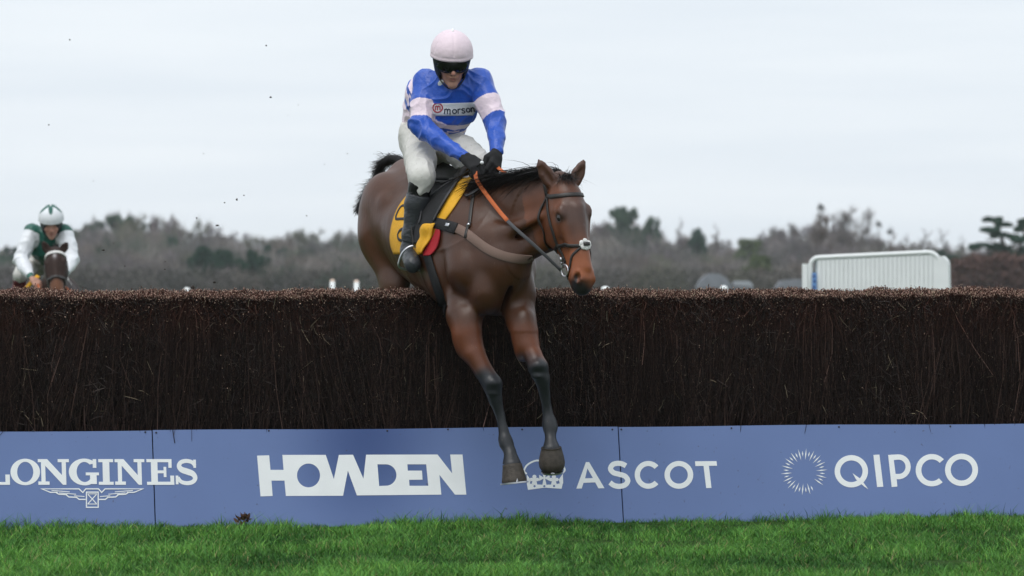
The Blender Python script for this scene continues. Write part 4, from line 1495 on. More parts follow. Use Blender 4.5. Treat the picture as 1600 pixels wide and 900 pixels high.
    fold = np.where(arm, (wr1 - .4) * .012 * (.4 + elbow) + (wr2 - .4) * .0045, (wr1 - .4) * .010 + (wr2 - .4) * .005)
    fold = fold + sinenoise(v, 17, 63) * .0065
    v = laplace(v + n_ * fold[:, None], f, 1)
    col = J.colours(v, arm, tpar, who)
    jk = mk('jacket', v, f, M['silk'], root, col=col)
    J.jsurf = Surf(v, f)
    # boots, one by one
    for i in (0, 1):
        kn, an, toe = J.kn[i], J.an[i], J.toe[i]
        q_ = np.array([kn, an, toe])
        S = Sdf(q_.min(0) - .14, q_.max(0) + .14, hv)
        d_ = nrm(an - kn)
        back = nrm(-(toe - an))
        kt = kn + d_ * .050
        cf = kn * .62 + an * .38 + back * .012
        S.cone(kt, cf, .069, .067, .02)
        S.cone(cf, an, .067, .052, .03)
        S.cone(an, an + d_ * .045 + back * .012, .052, .047, .02)
        S.cone(an + d_ * .03, toe, .052, .047, .02)
        S.cone(an + d_ * .055 + back * .01, toe + d_ * .016, .038, .040, .02)
        v, f = S.mesh(2)
        n_ = vnormals(v, f)
        t = (v - kn) @ d_ / np.linalg.norm(an - kn)
        cuff = .0045 * (t > J.topt) * (t < .9)
        v = v + n_ * (sinenoise(v * np.array([.8, .8, 1.6]), 45, 71) * .0026 + cuff + ((1 - np.abs(sinenoise(v * np.array([.5, .5, 1.5]), 60, 72))) ** 3) * .003 * sstep(.45, .9, t))[:, None]
        col = np.tile(np.array(J.boot), (len(v), 1))
        col[(t < J.topt)] = J.boottop
        mk('boot', v, f, M['boot'], root, col=col)
    if J.gloves:
        for i in (0, 1):
            c_ = J.wr[i] + J.hf[i] * .05
            S = Sdf(c_ - .16, c_ + .16, hv * .75)
            hand_sdf(S, J.wr[i], J.hf[i], J.hp[i], J.ht[i], J.handq, .0028)
            S.cone(J.wr[i] - nrm(J.wr[i] - J.el[i]) * .03, J.wr[i], .033, .034, .01)
            v, f = S.mesh(1)
            mk('glove', v, f, M['glove'], root)
    # helmet: silk cap over a dark shell with ear pieces
    p = lambda a, b, d: c + (f_ * a + u * b + l * d) * J.hq
    ax = (f_, u, l)
    S = Sdf(c - .26, c + .26, hv * .9)
    S.ell(p(-.012, .045, 0), ax, np.array([.128, .118, .110]) * J.hq, .01)
    S.ell(p(-.02, -.02, 0), ax, np.array([.098, .115, .098]) * J.hq, .02)
    S.ell(p(.095, -.075, 0), ax, np.array([.095, .118, .066]) * J.hq, .012, True)
    S.cone(p(-.15, -.16, 0), p(.2, -.19, 0), .075 * J.hq, .075 * J.hq, .01, sub=True)
    S.ell(p(.0, -.03, 0), ax, np.array([.088, .11, .072]) * J.hq, .01, True)
    v, f = S.mesh(2)
    mk('helmet_shell', v, f, M['shell'], root)
    S = Sdf(c - .27, c + .27, hv * .9)
    S.ell(p(-.010, .052, 0), ax, np.array([.136, .122, .118]) * J.hq, .01)
    # cut level with the brim
    big = 1.2
    tl = nrm(u - f_ * .05)
    S.ell(p(0, .030, 0) - tl * big, (nrm(np.cross(l, tl)), tl, l), np.array([3.2, big, 3.2]), .008, True)
    v, f = S.mesh(2)
    n_ = vnormals(v, f)
    rr = (v - c) / J.hq
    bb = rr @ u - .05 * (rr @ f_)
    v = v + n_ * (np.exp(-((bb - .034) / .008) ** 2) * .0035 - np.exp(-((bb - .050) / .006) ** 2) * .0012 * (sinenoise(v, 30, 81) > -.3) + (1 - np.abs(sinenoise(v, 26, 82, 8))) * .003 - .0026 * np.exp(-(np.sin(3 * np.arctan2(rr @ l, rr @ f_ + .01)) * np.hypot(rr @ l, rr @ f_) / 3 / .0045) ** 2) * (bb > .06))[:, None]
    mk('helmet_cap', v, f, M['cap'], root, col=J.capcol(rr @ f_, rr @ u, rr @ l))
    mb = MB()
    mb.ball(p(-.010, .174, 0), np.array([.014, .014, .007]) * J.hq, ax, 10, 6)
    mb.build('cap_button', M['cap'], root, usecol=True)
    # goggles
    if J.goggles:
        g = np.zeros((9, 21, 3)); gn = np.zeros_like(g)
        for i in range(9):
            for j in range(21):
                th = rad(-74 + 148 * j / 20)
                h = .050 - .084 * i / 8
                if i == 8: h += .020 * math.exp(-(th / .22) ** 2)
                h += .010 * (abs(th) / 1.3) ** 2 * (1 if i > 4 else -.6)
                rr_ = .112 - .010 * abs(h - .0) / .03
                g[i, j] = p(rr_ * math.cos(th) * 1.0 + .008, h, .092 * math.sin(th))
                gn[i, j] = f_ * math.cos(th) + l * math.sin(th)
        mb = MB(); mb.sheet(g, gn, .003)
        gl = mb.build('goggles', M['lens'], root)
        mb = MB()
        rim = [g[0, j] for j in range(21)] + [g[i, 20] for i in range(1, 9)] + [g[8, j] for j in range(19, -1, -1)] + [g[i, 0] for i in range(7, 0, -1)]
        mb.tube(rim + rim[:1], .004, 6)
        mb.build('goggle_frame', M['shell'], gl)
    # chin strap
    mb = MB()
    cs = spline([p(.005, -.045, .082), p(.030, -.095, .066), p(.050, -.133, .030), p(.056, -.140, 0), p(.050, -.133, -.030), p(.030, -.095, -.066), p(.005, -.045, -.082)], 6)
    cn = np.array([nrm(a - p(.02, -.06, 0)) for a in cs])
    mb.strap(cs, cn, .020, .003)
    mb.build('chin_strap', M['shell'], root)
    if J.goggles:
        mb = MB()
        b_ = p(.040, -.112, .062)
        mb.ball(b_, np.array([.008, .020, .014]), (nrm(b_ - p(.02, -.06, 0)), nrm(u * .8 - l * .6), nrm(l * .8 + u * .6)), 12, 8)
        mb.build('strap_buckle', M['white'], root)
    return root, jk, p

def lead_jockey():
    J = Pose()
    J.label = 'jockey in blue silks with pink armbands, pink cap and dark goggles'
    J.q = 1.0; J.vox = .0048; J.hq = 1.07; J.handq = 1.25
    J.seat = P(690, 285, 27.1)
    J.head = P(706, 96, 26.84); J.look = V3(.10, -.93, -.36); J.headup = V3(.03, -.3, 1)
    J.neck = P(705, 133, 26.93); J.chest = P(697, 165, 27.03); J.pelvis = P(670, 218, 27.22)
    J.sh = [P(664, 128, 27.02), P(749, 128, 26.96)]
    J.el = [P(655, 197, 26.87), P(776, 192, 26.83)]
    J.wr = [P(727, 246, 26.62), P(776, 238, 26.66)]
    J.hf = [nrm(P(752, 266, 26.53) - J.wr[0]), nrm(P(772, 268, 26.57) - J.wr[1])]
    J.hp = [V3(.1, .45, -.85), V3(-.75, .45, -.35)]
    J.ht = [V3(.7, -.2, .7), V3(-.6, -.6, .4)]
    J.hip = [P(654, 226, 27.17), P(700, 224, 27.15)]
    J.kn = [P(659, 276, 26.76), P(752, 257, 26.80)]
    J.an = [P(641, 388, 26.84), hb(-.42, -.36, 1.66)]
    J.toe = [P(645, 412, 26.66), hb(-.24, -.38, 1.58)]
    J.sleeve = 1.0; J.extra = [(P(660, 150, 27.16), P(660, 186, 27.24), .115, .125)]
    J.breech = (.62, .61, .57)
    J.boot, J.boottop, J.topt = (.042, .046, .052), (.006, .006, .007), .255
    J.gloves = J.goggles = True
    blue, pink = np.array([.013, .085, .48]), np.array([.80, .66, .74])
    ax = nrm(J.pelvis - J.chest)
    def colours(v, arm, t, who):
        c = np.tile(blue, (len(v), 1))
        band = arm & (t > .50) & (t < .86)
        band |= arm & (t > .46) & (t < .86) & (who == 1)
        c[band] = pink
        h = (v - J.chest) @ ax
        body = ~arm
        c[body & (h > .0) & (h < .050)] = pink
        lat_ = (v - J.chest) @ nrm(J.sh[0] - J.sh[1])
        chk = (np.floor((lat_ + 10) / .062) + np.floor((h + 10) / .045)) % 2 > .5
        c[body & (h > .066) & (h < .156) & chk] = pink
        c[body & (h >= .156)] = pink
        c[body & (h >= .156) & (np.abs(lat_ - .03) < .012)] = blue
        return c
    J.colours = colours
    J.capcol = lambda a, b, d: np.tile(np.array([.80, .66, .72]), (len(a), 1))
    root, jk, p = build_jockey(J)
    # sponsor patch across the chest
    rows = [((675, 162), (741, 160)), ((674, 168), (743, 166)), ((675, 175), (742, 174)), ((679, 181), (738, 180))]
    g, n = J.jsurf.patch(rows, 3, 16, .003, 2)
    mb = MB(); mb.sheet(g, n, .0015)
    pc = mb.build('sponsor_patch', mat('patch_cloth', (.62, .63, .66), rough=.7, bump=.3, bscale=60), jk)
    pm = mat('patch_red', (.34, .035, .06), rough=.7)
    pk = mat('patch_ink', (.03, .035, .06), rough=.7)
    pb = Surf(g.reshape(-1, 3), [(i * g.shape[1] + j, i * g.shape[1] + j + 1, (i + 1) * g.shape[1] + j + 1, (i + 1) * g.shape[1] + j) for i in range(g.shape[0] - 1) for j in range(g.shape[1] - 1)])
    def on_patch(px, py, off): return pb.hit(px, py, off + .0022, 26.9)[0]
    z = lambda pts: [(640 + x / 5.625, 130 + y / 5.625) for x, y in pts]
    ring = [[z(oval(247, 216, 48, 45)), z(oval(247, 216, 37, 34))]]
    ring += [[z(q)] for q in stroke2([(226, 238), (228, 205), (240, 200), (246, 212), (246, 238)], 9)]
    ring += [[z(q)] for q in stroke2([(246, 212), (256, 200), (268, 206), (268, 238)], 9)]
    flat('patch_emblem', ring, pm, jk, on_patch)
    lt = []
    def add(pts, w_=10): lt.extend([[z(q)] for q in stroke2(pts, w_)])
    def sh(pts, x, y): return [(a + x, b + y) for a, b in pts]
    add(sh([(0, 46), (2, 4)], 308, 222)); add(sh([(2, 14), (14, 4), (24, 10), (24, 48)], 308, 222)); add(sh([(24, 16), (36, 6), (48, 12), (48, 52)], 308, 222))
    lt.append([z(oval(394, 248, 22, 22)), z(oval(394, 248, 12, 12))])
    add([(426, 268), (424, 226)]); add([(425, 238), (434, 228), (446, 226)])
    add([(484, 226), (466, 222), (456, 230), (464, 240), (480, 244), (484, 254), (474, 262), (456, 258)], 9)
    lt.append([z(oval(512, 236, 21, 22)), z(oval(512, 236, 11, 12))])
    add([(542, 254), (541, 212)]); add([(542, 222), (554, 212), (566, 218), (567, 250)])
    flat('patch_lettering', lt, pk, jk, on_patch)
    return J, root
JOCKEY, JROOT = lead_jockey()

# ------------------------------------------------------------------ saddle, cloth and bridle of the leading horse
def mirror_l(p):
    """to the other side of the horse's body"""
    d = (np.asarray(p) - HO) @ HR
    return np.asarray(p) - np.multiply.outer(d * 2, HR)

def tack():
    S = HSURF
    # yellow cloth, right side as seen and the same on the far side, joined over the back
    rows = [((652, 292), (736, 283)), ((643, 300), (727, 300)), ((626, 320), (714, 320)), ((617, 340), (700, 340)), ((612, 360), (685, 360)),
            ((611, 380), (671, 381)), ((617, 397), (663, 397))]
    root = thing('saddle_cloth', 'yellow numbered saddle cloth with a red corner under the blue jockey\'s boot', 'saddle cloth', hb(-.25, 0, 1.98))
    g, n = S.patch(rows, 4, 22, .007, 3)
    mb = MB(); mb.sheet(g, n, .003)
    def top_sheet(edge, off, k=9):
        a = edge
        b = mirror_l(edge)
        gg = np.zeros((k, len(a), 3)); nn = np.zeros_like(gg)
        for i in range(k):
            t = i / (k - 1)
            for j in range(len(a)):
                q = a[j] * (1 - t) + b[j] * t + UP * .25 * math.sin(math.pi * t)
                gg[i, j], nn[i, j] = S.snap(q, off)
        for _ in range(2):
            gg[1:-1] = (gg[:-2] + 2 * gg[1:-1] + gg[2:]) / 4
        return gg, nn
    g2, n2 = top_sheet(g[0], .007)
    mb.sheet(g2, n2, .003)
    gm = mirror_l(g)
    nm = n - np.multiply.outer((n @ HR) * 2, HR)
    mb.sheet(gm[:, ::-1], nm[:, ::-1], .003)
    cl = mb.build('cloth', M['yellow'], root)
    # bunched front corner and red lining
    rows = [((664, 352), (685, 350)), ((661, 360), (682, 361)), ((657, 370), (678, 371)), ((655, 382), (672, 383)), ((657, 396), (665, 396))]
    g, n = S.patch(rows, 4, 10, .016, 1)
    g = g + n * (.010 * np.abs(np.sin(np.linspace(0, 5, g.shape[1])))[None, :, None] + .006 * np.sin(np.linspace(0, 9, g.shape[0]))[:, None, None])
    mb = MB(); mb.sheet(g, n, .003)
    mb.build('cloth_corner', M['yellow'], root)
    rows = [((684, 357), (690, 358)), ((679, 370), (689.5, 370)), ((669, 385), (686, 385)), ((663, 394), (680, 394)), ((664, 399), (674, 399))]
    g, n = S.patch(rows, 4, 8, .010, 2)
    mb = MB(); mb.sheet(g, n, .004)
    mb.build('red_lining', M['red'], root)
    # black print left of the boot
    pr = []
    for ln in ([(640, 323), (630, 323), (624, 331), (621, 342), (628, 343), (640, 342)], [(640, 358), (629, 359), (624, 367), (627, 375), (640, 377)]):
        q = spline(ln, 5)
        h = [S.hit(a, b, .0115) for a, b in q]
        mb = MB()
        mb.strap([a for a, _ in h], [b for _, b in h], .017, .0012)
        mb.build('printed_number', mat('print_black', (.035, .035, .04), rough=.8), root)
    # saddle
    root = thing('racing_saddle', 'small black racing saddle with a steel stirrup on the yellow cloth', 'saddle', hb(-.22, 0, 2.02))
    rows = [((660, 284), (722, 282)), ((655, 300), (707, 300)), ((645, 320), (696, 320)), ((640, 338), (685, 339)), ((640, 352), (679, 352)), ((642, 366), (664, 368)), ((646, 380), (655, 381))]
    g, n = S.patch(rows, 4, 16, .016, 3)
    mb = MB(); mb.sheet(g, n, .005)
    gm = mirror_l(g); nm = n - np.multiply.outer((n @ HR) * 2, HR)
    mb.sheet(gm[:, ::-1], nm[:, ::-1], .005)
    mb.build('saddle_flap', M['black'], root)
    g2, n2 = top_sheet(g[0], .020)
    lift = np.sin(np.linspace(0, math.pi, g2.shape[0]))[:, None] * (.025 + .05 * np.linspace(-1, 1, g2.shape[1])[None] ** 2)
    mb = MB(); mb.sheet(g2 + UP * lift[:, :, None], n2, .012)
    mb.build('saddle_seat', M['leather'], root)
    mb = MB()
    for ln, w_ in (([(712, 286), (690, 300), (668, 320), (652, 337), (646, 350)], .018), ([(716, 290), (703, 308), (690, 332), (683, 346)], .016), ([(662, 318), (664, 336), (660, 352)], .012),
                   ([(668, 277), (690, 275), (712, 278), (728, 276)], .020)):
        p, n = S.line(ln, 5, .027, 2)
        mb.strap(p, n, w_, .003)
    mb.build('strap', mat('grey_strap', (.040, .040, .043), rough=.5), root)
    mb = MB()
    p = spline([P(702, 281, 26.82), P(716, 278, 26.78), P(733, 276, 26.70)], 5)
    mb.strap(p, [V3(-.3, -.6, .7)] * len(p), .016, .005)
    mb.build('pommel_trim', M['steel'], root)
    mb = MB()
    p, n = S.line([(668, 396), (673, 415), (681, 440), (690, 466), (697, 486)], 6, .006, 2)
    p2, n2 = S.line3([p[-1], hb(-.12, .05, 1.25), hb(-.12, -.05, 1.25)] + [mirror_l(p[k]) for k in (-1, -8, -16, 0)], 6, .006, 2)
    mb.strap(np.concatenate([p[:-1], p2]), np.concatenate([n[:-1], n2]), .075, .004)
    mb.build('girth', M['black'], root)
    # stirrup irons
    for i in (0, 1):
        an, toe = JOCKEY.an[i], JOCKEY.toe[i]
        d = nrm(an - JOCKEY.kn[i]); ft = nrm(toe - an)
        c = an * .45 + toe * .55 + d * .02
        sd_ = nrm(np.cross(ft, d))
        ring = [c + d * .058 + sd_ * .055, c + d * .056 - sd_ * .055, c + d * .01 - sd_ * .068, c - d * .05 - sd_ * .050, c - d * .085, c - d * .05 + sd_ * .050, c + d * .01 + sd_ * .068, c + d * .058 + sd_ * .055]
        mb = MB(); mb.tube(spline(ring, 6), .0075, 8)
        st = mb.build('stirrup', M['steel'], root)
        top = S.snap(hb(-.22, .30 if i == 0 else -.30, 1.95), .04)[0]
        mb = MB()
        pts = spline([c - d * .085, (c - d * .085) * .5 + top * .5 + HR * (.03 if i == 0 else -.03), top], 6)
        mb.strap(pts, [HR * (1 if i == 0 else -1)] * len(pts), .022, .0025)
        mb.build('stirrup_leather', M['leather'], st)
    # breastplate
    root = thing('breastplate', 'brown webbing breastplate strap across the bay horse\'s chest', 'breastplate', hb(.3, 0, 1.55))
    p, n = S.line([(676, 347), (690, 351), (712, 356), (728, 364), (745, 377), (765, 391), (790, 401), (815, 405), (829, 404)], 6, .005, 3)
    ex = [p[-1]] + [mirror_l(p[k]) for k in (-16, -26, -36, 4)]
    p2, n2 = S.line3(ex, 6, .005, 2)
    mb = MB()
    mb.strap(np.concatenate([p[6:-1], p2]), np.concatenate([n[6:-1], n2]), .054, .004)
    mb.build('chest_strap', M['brown'], root)
    mb = MB()
    q, m = S.line([(676, 348), (692, 351), (714, 358)], 6, .010, 2)
    mb.strap(q, m, .066, .006)
    mb.build('girth_pad', M['black'], root)
    mb = MB()
    q, m = S.line([(700, 352), (705, 353.5)], 3, .019, 0)
    mb.strap(q, m, .020, .003)
    mb.build('buckle', M['steel'], root)
    mb = MB()
    q, m = S.line([(744, 280), (741, 300), (737, 325), (734, 352)], 6, .006, 2)
    w1 = [mirror_l(q[k]) for k in (0, 9, 18)]
    q2, m2 = S.line3([q[0], (q[0] + w1[0]) / 2 + UP * .2, *w1], 6, .006, 2)
    mb.strap(np.concatenate([q[::-1][:-1], q2]), np.concatenate([m[::-1][:-1], m2]), .020, .003)
    q, m = S.line([(733, 350), (728, 372)], 3, .010, 0)
    mb.strap(q, m, .018, .003)
    mb.build('neck_strap', M['leather'], root)
    mb = MB(); mb.ball(S.hit(734, 352, .012)[0], .011, None, 10, 6)
    mb.build('ring', M['steel'], root)
    # bridle, laid round the head in the head's own frame
    H = HHEAD
    root = thing('bridle', 'dark leather bridle with white fleece nose pad and orange rubber grip reins', 'bridle', H.p(0))
    def around(rows, w_, th, name, m_=None, per=6, off=.004, parent=root, smooth=2):
        p, n = S.line3([H.p(*r) for r in rows], per, off, smooth)
        mb = MB(); mb.strap(p, n, w_, th)
        return mb.build(name, m_ or M['leather'], parent)
    around([(.06, -.06, .16), (.10, .00, .15), (.125, .07, .10), (.135, .12, .0), (.125, .07, -.10), (.10, .00, -.15), (.06, -.06, -.16)], .024, .005, 'browband')
    around([(.07, -.06, .16), (-.02, -.06, .10), (-.05, -.05, 0), (-.02, -.06, -.10), (.07, -.06, -.16)], .022, .004, 'headpiece')
    for sg in (1, -1):
        around([(.06, -.055, .16 * sg), (.20, -.055, .16 * sg), (.40, -.045, .16 * sg), (.58, -.045, .14 * sg), (.74, -.045, .11 * sg)], .018, .004, 'cheek_strap')
        around([(.07, -.075, .16 * sg), (.22, -.12, .16 * sg), (.42, -.165, .12 * sg), (.50, -.21, .03 * sg)], .014, .003, 'throat_strap')
    around([(.60, -.16, .04), (.595, -.07, .14), (.605, .0, .14), (.625, .08, .09), (.635, .12, 0), (.625, .08, -.09), (.605, .0, -.14), (.595, -.07, -.14), (.60, -.16, -.04)], .020, .004, 'noseband')
    around([(.63, .13, .02), (.70, .06, .11), (.79, .0, .12), (.86, -.06, .08), (.88, -.13, .02)], .014, .003, 'grackle_strap')
    around([(.63, .13, -.02), (.70, .06, -.11), (.79, .0, -.12), (.86, -.06, -.08), (.88, -.13, -.02)], .014, .003, 'grackle_strap')
    c, n = S.snap(H.p(.63, .14, .006), .008)
    mb = MB()
    r = np.random.default_rng(2)
    for dx, dy, q in ((-.030, .010, .024), (.030, .012, .024), (-.022, -.020, .022), (.022, -.018, .024), (0, .030, .020), (0, -.028, .020), (-.042, -.004, .018), (.044, 0, .018), (0, 0, .020)):
        cc, n_ = S.snap(c + H.L * dx * .8 - H.A * dy * .72, .005)
        q *= .76
        mb.ball(cc, np.array([q, q, .011]), (H.L, H.A, n_), 12, 8)
    fl = mb.build('fleece_pad', M['fleece'], root)
    mb = MB()
    mb.strap([S.snap(c + H.L * a, .021)[0] for a in (-.018, 0, .018)], [n] * 3, .020, .003)
    mb.build('pad_leather', M['leather'], fl)
    # bits and reins
    for sg in (1, -1):
        bc, bn = S.snap(H.p(.80, -.055, .12 * sg), .014)
        mb = MB()
        k = 20
        ring = [bc + (H.A * math.cos(a) + H.N * math.sin(a)) * .034 for a in np.linspace(0, 2 * math.pi, k + 1)]
        mb.tube(ring, .0045, 6)
        mb.tube([bc - bn * .02, bc - bn * .05], .007, 8)
        bit = mb.build('bit', M['steel'], root)
        hand = JOCKEY.wr[0] + JOCKEY.hf[0] * .10 if sg > 0 else JOCKEY.wr[1] + JOCKEY.hf[1] * .10
        st = bc - H.N * .036 + H.A * -.01
        if sg > 0:
            way = [hand, P(745, 281, 26.50), P(770, 317, 26.33), P(797, 349, 26.20), P(838, 386, 26.07), st]
        else:
            way = [hand, hand * .5 + st * .5 + V3(.10, 0, -.04), st]
        q = spline(way, 8)
        q2 = []
        for a in q:      # keep clear of the neck
            b_, n_ = S.snap(a)
            dd = (a - b_) @ n_
            q2.append(b_ + n_ * .012 if dd < .012 else a)
        q2 = np.array(q2)
        q2[1:-1] = (q2[:-2] + 2 * q2[1:-1] + q2[2:]) / 4
        nn = np.array([S.snap(a)[1] for a in q2]) * .5 + V3(0, -.5, 0)
        L_ = np.cumsum(np.r_[0, np.linalg.norm(np.diff(q2, axis=0), axis=1)]); L_ /= L_[-1]
        cut = int(np.searchsorted(L_, .50))
        mb = MB(); mb.strap(q2[:cut + 1], nn[:cut + 1], .024, .0035)
        rn = mb.build('rein', M['rubber'], root)
        mb = MB(); mb.strap(q2[cut:], nn[cut:], .020, .003)
        mb.build('rein_end', M['rein'], rn)
        mb = MB()
        for kx in range(3):
            a, _ = S.snap(H.p(.70 + .035 * kx, -.075 - .02 * kx, .12 * sg), .012)
            mb.tube([a - H.A * .012, a + H.A * .012], .007, 8)
        mb.build('bit_keeper', M['steel'], bit)
    # whip carried in the right hand
    root = thing('whip', 'black whip with a white knob held above the horse\'s mane', 'whip', P(752, 255, 26.5))
    mb = MB(); mb.tube(spline([P(752, 255, 26.50), P(742, 262, 26.56), P(716, 276, 26.66), P(688, 287, 26.72)], 5), .006, 8)
    mb.build('shaft', M['black'], root)
    mb = MB(); mb.ball(P(753, 254, 26.49), .011, None, 12, 8)
    mb.build('knob', M['white'], root)
tack()

# ------------------------------------------------------------------ the second horse and rider, still to jump
def rear_pair():
    Y0 = 46.0
    G = P(84, 0, Y0); G = V3(G[0], Y0, 0)
    hf, hr = nrm(V3(.06, -1, 0)), V3(-1, -.06, 0)
    b = lambda s_, l, z: G + hf * s_ + hr * l + UP * z
    root = thing('race_horse', 'dark bay racehorse with a white browband galloping up behind the fence', 'horse', b(0, 0, 0))
    S = Sdf((G[0] - .62, Y0 - 1.15, -.02), (G[0] + .62, Y0 + 2.35, 2.05), .015)
    st = [(-.05, 1.46, .92, .17), (-.3, 1.47, .84, .20), (-.6, 1.42, .84, .23), (-1.0, 1.42, .90, .23), (-1.4, 1.46, .96, .22), (-1.6, 1.38, 1.0, .19)]
    for a, c in zip(st[:-1], st[1:]):
        ha, hc = (a[1] - a[2]) / 2, (c[1] - c[2]) / 2
        S.cone(b(a[0], 0, (a[1] + a[2]) / 2), b(c[0], 0, (c[1] + c[2]) / 2), ha, hc, .05, hr, (a[3] + c[3]) / (ha + hc))
    H = HeadFrame(P(86, 394, 45.55), P(90, 470, 45.15), V3(.02, -1, .35))
    S.cone(b(-.12, 0, 1.26), H.p(.12, -.10), .22, .15, .06, hr, .58)
    horse_head(S, H)
    horse_ear(S, H.p(.0, -.01, .06), P(66, 376, 45.55), V3(0, -1, 0))
    horse_ear(S, H.p(.0, -.01, -.06), P(106, 378, 45.55), V3(0, -1, 0))
    for s_, rows in ((1, [(.0, 1.0, .12), (.30, .78, .07), (.18, .52, .05), (.05, .42, .04), (-.04, .42, .05)]),
                     (-1, [(.0, 1.0, .12), (.16, .66, .07), (.26, .34, .045), (.30, .14, .04), (.33, .08, .05)])):
        S.chain([(*b(a - .05, .15 * s_, z), r) for a, z, r in rows], .03)
        S.ell(b(-.05, .13 * s_, 1.0), (hf, hr, UP), (.16, .09, .20), .05)
        S.ell(b(-1.45, .13 * s_, 1.02), (hf, hr, UP), (.22, .11, .26), .06)
        dx = .18 * s_
        S.chain([(*b(-1.42 + dx, .16 * s_, 1.05), .13), (*b(-1.55 + dx, .15 * s_, .72), .07), (*b(-1.75 + dx, .15 * s_, .52), .05), (*b(-1.60 + dx, .15 * s_, .24), .04), (*b(-1.55 + dx, .15 * s_, .06), .05)], .04)
    v, f = S.mesh(3)
    c = np.tile(np.array([.030, .016, .012]), (len(v), 1))
    def bl(m, k):
        nonlocal c
        m = np.clip(m, 0, 1)
        c = c * (1 - m[:, None]) + np.array(k) * m[:, None]
    bl(1 - sstep(.4, .7, v[:, 2]), (.02, .018, .018))
    r_ = v - H.o
    t, n_, l2 = r_ @ H.A / H.len, r_ @ H.N, r_ @ H.L
    inh = (t > -.3) & (np.abs(l2) < .16) & (n_ > -.2) & (n_ < .2)
    bl(inh * sstep(.64, .72, t) * (n_ > -.02), (.13, .055, .028))
    bl(inh * np.exp(-((t - .20) / .07) ** 2 - (l2 / .016) ** 2) * (n_ > .04) * .8, (.42, .40, .40))
    mk('body', v, f, mat('dull_coat', rough=.62, spec=.2, attr=True, var=.1, vscale=9), root, col=c)
    for sg in (1, -1): eye_part(H, sg, root)
    Sf = Surf(v, f)
    r = np.random.default_rng(9)
    n = 700
    k_ = r.random(n)
    p0 = (b(-.2, 0, 1.66))[None] * (1 - k_[:, None]) + H.p(-.06, -.03, 0)[None] * k_[:, None]
    p0 = np.array([Sf.snap(q + UP * .1, -.01)[0] for q in p0])
    dr = UP + r.normal(0, .5, (n, 3)); dr /= np.linalg.norm(dr, axis=1)[:, None]
    hair_strands(p0, dr, r.uniform(.04, .11, n), -UP * .8, .003, 'mane', M['hair'], root, 4, .3, 6)
    n = 300
    p0 = np.tile(b(-1.68, 0, 1.45), (n, 1)) + r.normal(0, .02, (n, 3))
    dr = -hf * .8 - UP * .3 + r.normal(0, .12, (n, 3)); dr /= np.linalg.norm(dr, axis=1)[:, None]
    hair_strands(p0, dr, r.uniform(.4, .6, n), -UP * .5, .004, 'tail', M['hair'], root, 5, .2, 7)
    # tack
    br = thing('bridle', 'bridle with a pale white browband on the dark bay horse behind the fence', 'bridle', H.p(0))
    def around(rows, w_, th, name, m_):
        p, n = Sf.line3([H.p(*q) for q in rows], 6, .005, 2)
        mb = MB(); mb.strap(p, n, w_, th); return mb.build(name, m_, br)
    around([(.04, -.06, .16), (.08, .0, .15), (.10, .07, .10), (.11, .12, 0), (.10, .07, -.10), (.08, .0, -.15), (.04, -.06, -.16)], .034, .007, 'browband', M['fleece'])
    around([(.60, -.1, .14), (.61, .0, .14), (.625, .08, .09), (.63, .12, 0), (.625, .08, -.09), (.61, .0, -.14), (.60, -.1, -.14)], .030, .006, 'noseband', M['leather'])
    for sg in (1, -1):
        around([(.06, -.05, .16 * sg), (.30, -.05, .16 * sg), (.75, -.04, .12 * sg)], .022, .004, 'cheek_strap', M['leather'])
    # rider
    J = Pose()
    J.label = 'jockey in white silks with a green body and green star on a white cap'
    J.q = 1; J.vox = .009; J.hq = 1.10; J.handq = 1.15
    J.seat = P(70, 430, 46.9)
    D = 46.4
    J.head = P(80, 349, D - .15); J.look = V3(.10, -.90, -.40); J.headup = V3(.0, -.3, 1)
    J.neck = P(78, 366, D); J.chest = P(74, 385, D + .15); J.pelvis = P(62, 408, D + .62)
    J.sh = [P(51, 362, D + .02), P(100, 364, D - .02)]
    J.el = [P(31, 406, D - .12), P(112, 404, D - .15)]
    J.wr = [P(50, 435, D - .45), P(102, 430, D - .45)]
    J.hf = [nrm(V3(.6, -.5, -.6)), nrm(V3(-.5, -.5, -.6))]
    J.hp = [V3(.2, .45, -.85), V3(-.4, .45, -.8)]
    J.ht = [V3(.7, -.2, .7), V3(-.7, -.3, .6)]
    J.hip = [P(50, 412, D + .58), P(76, 412, D + .58)]
    J.kn = [P(31, 430, D + .15), P(103, 452, D + .5)]
    J.an = [P(28, 488, D + .55), P(118, 490, D + .75)]
    J.toe = [P(26, 500, D + .38), P(120, 502, D + .6)]
    J.sleeve = 1.22; J.extra = []
    J.breech = (.62, .61, .58)
    J.boot, J.boottop, J.topt = (.16, .16, .18), (.16, .012, .035), .38
    J.gloves = J.goggles = False
    green, white = np.array([.006, .10, .072]), np.array([.78, .80, .83])
    ax = nrm(J.pelvis - J.chest)
    def colours(v, arm, t, who):
        c = np.tile(green, (len(v), 1))
        c[arm & (t > .08)] = white
        c[arm & (t > 1.86)] = green
        return c
    J.colours = colours
    def cap(a, b_, d):
        c = np.tile(white, (len(a), 1))
        ang = np.arctan2(d, a + .01); rr = np.hypot(d, a + .01)
        c[(b_ > .06) & (rr < .030 + .075 * np.abs(np.cos(ang * 2.5)) ** 2)] = green
        return c
    J.capcol = cap
    build_jockey(J)
    # yellow cloth and reins
    sc_ = thing('saddle_cloth', 'yellow saddle cloth beside the white breeches of the rear jockey', 'saddle cloth', b(-.6, .2, 1.5))
    mb = MB()
    q, m_ = spline([P(39, 453, 46.05), P(52, 438, 45.95), P(60, 431, 45.98)], 5), None
    mb.strap(q, [V3(-.3, -1, .2)] * len(q), .045, .006)
    mb.build('cloth', M['yellow'], sc_)
    mb = MB()
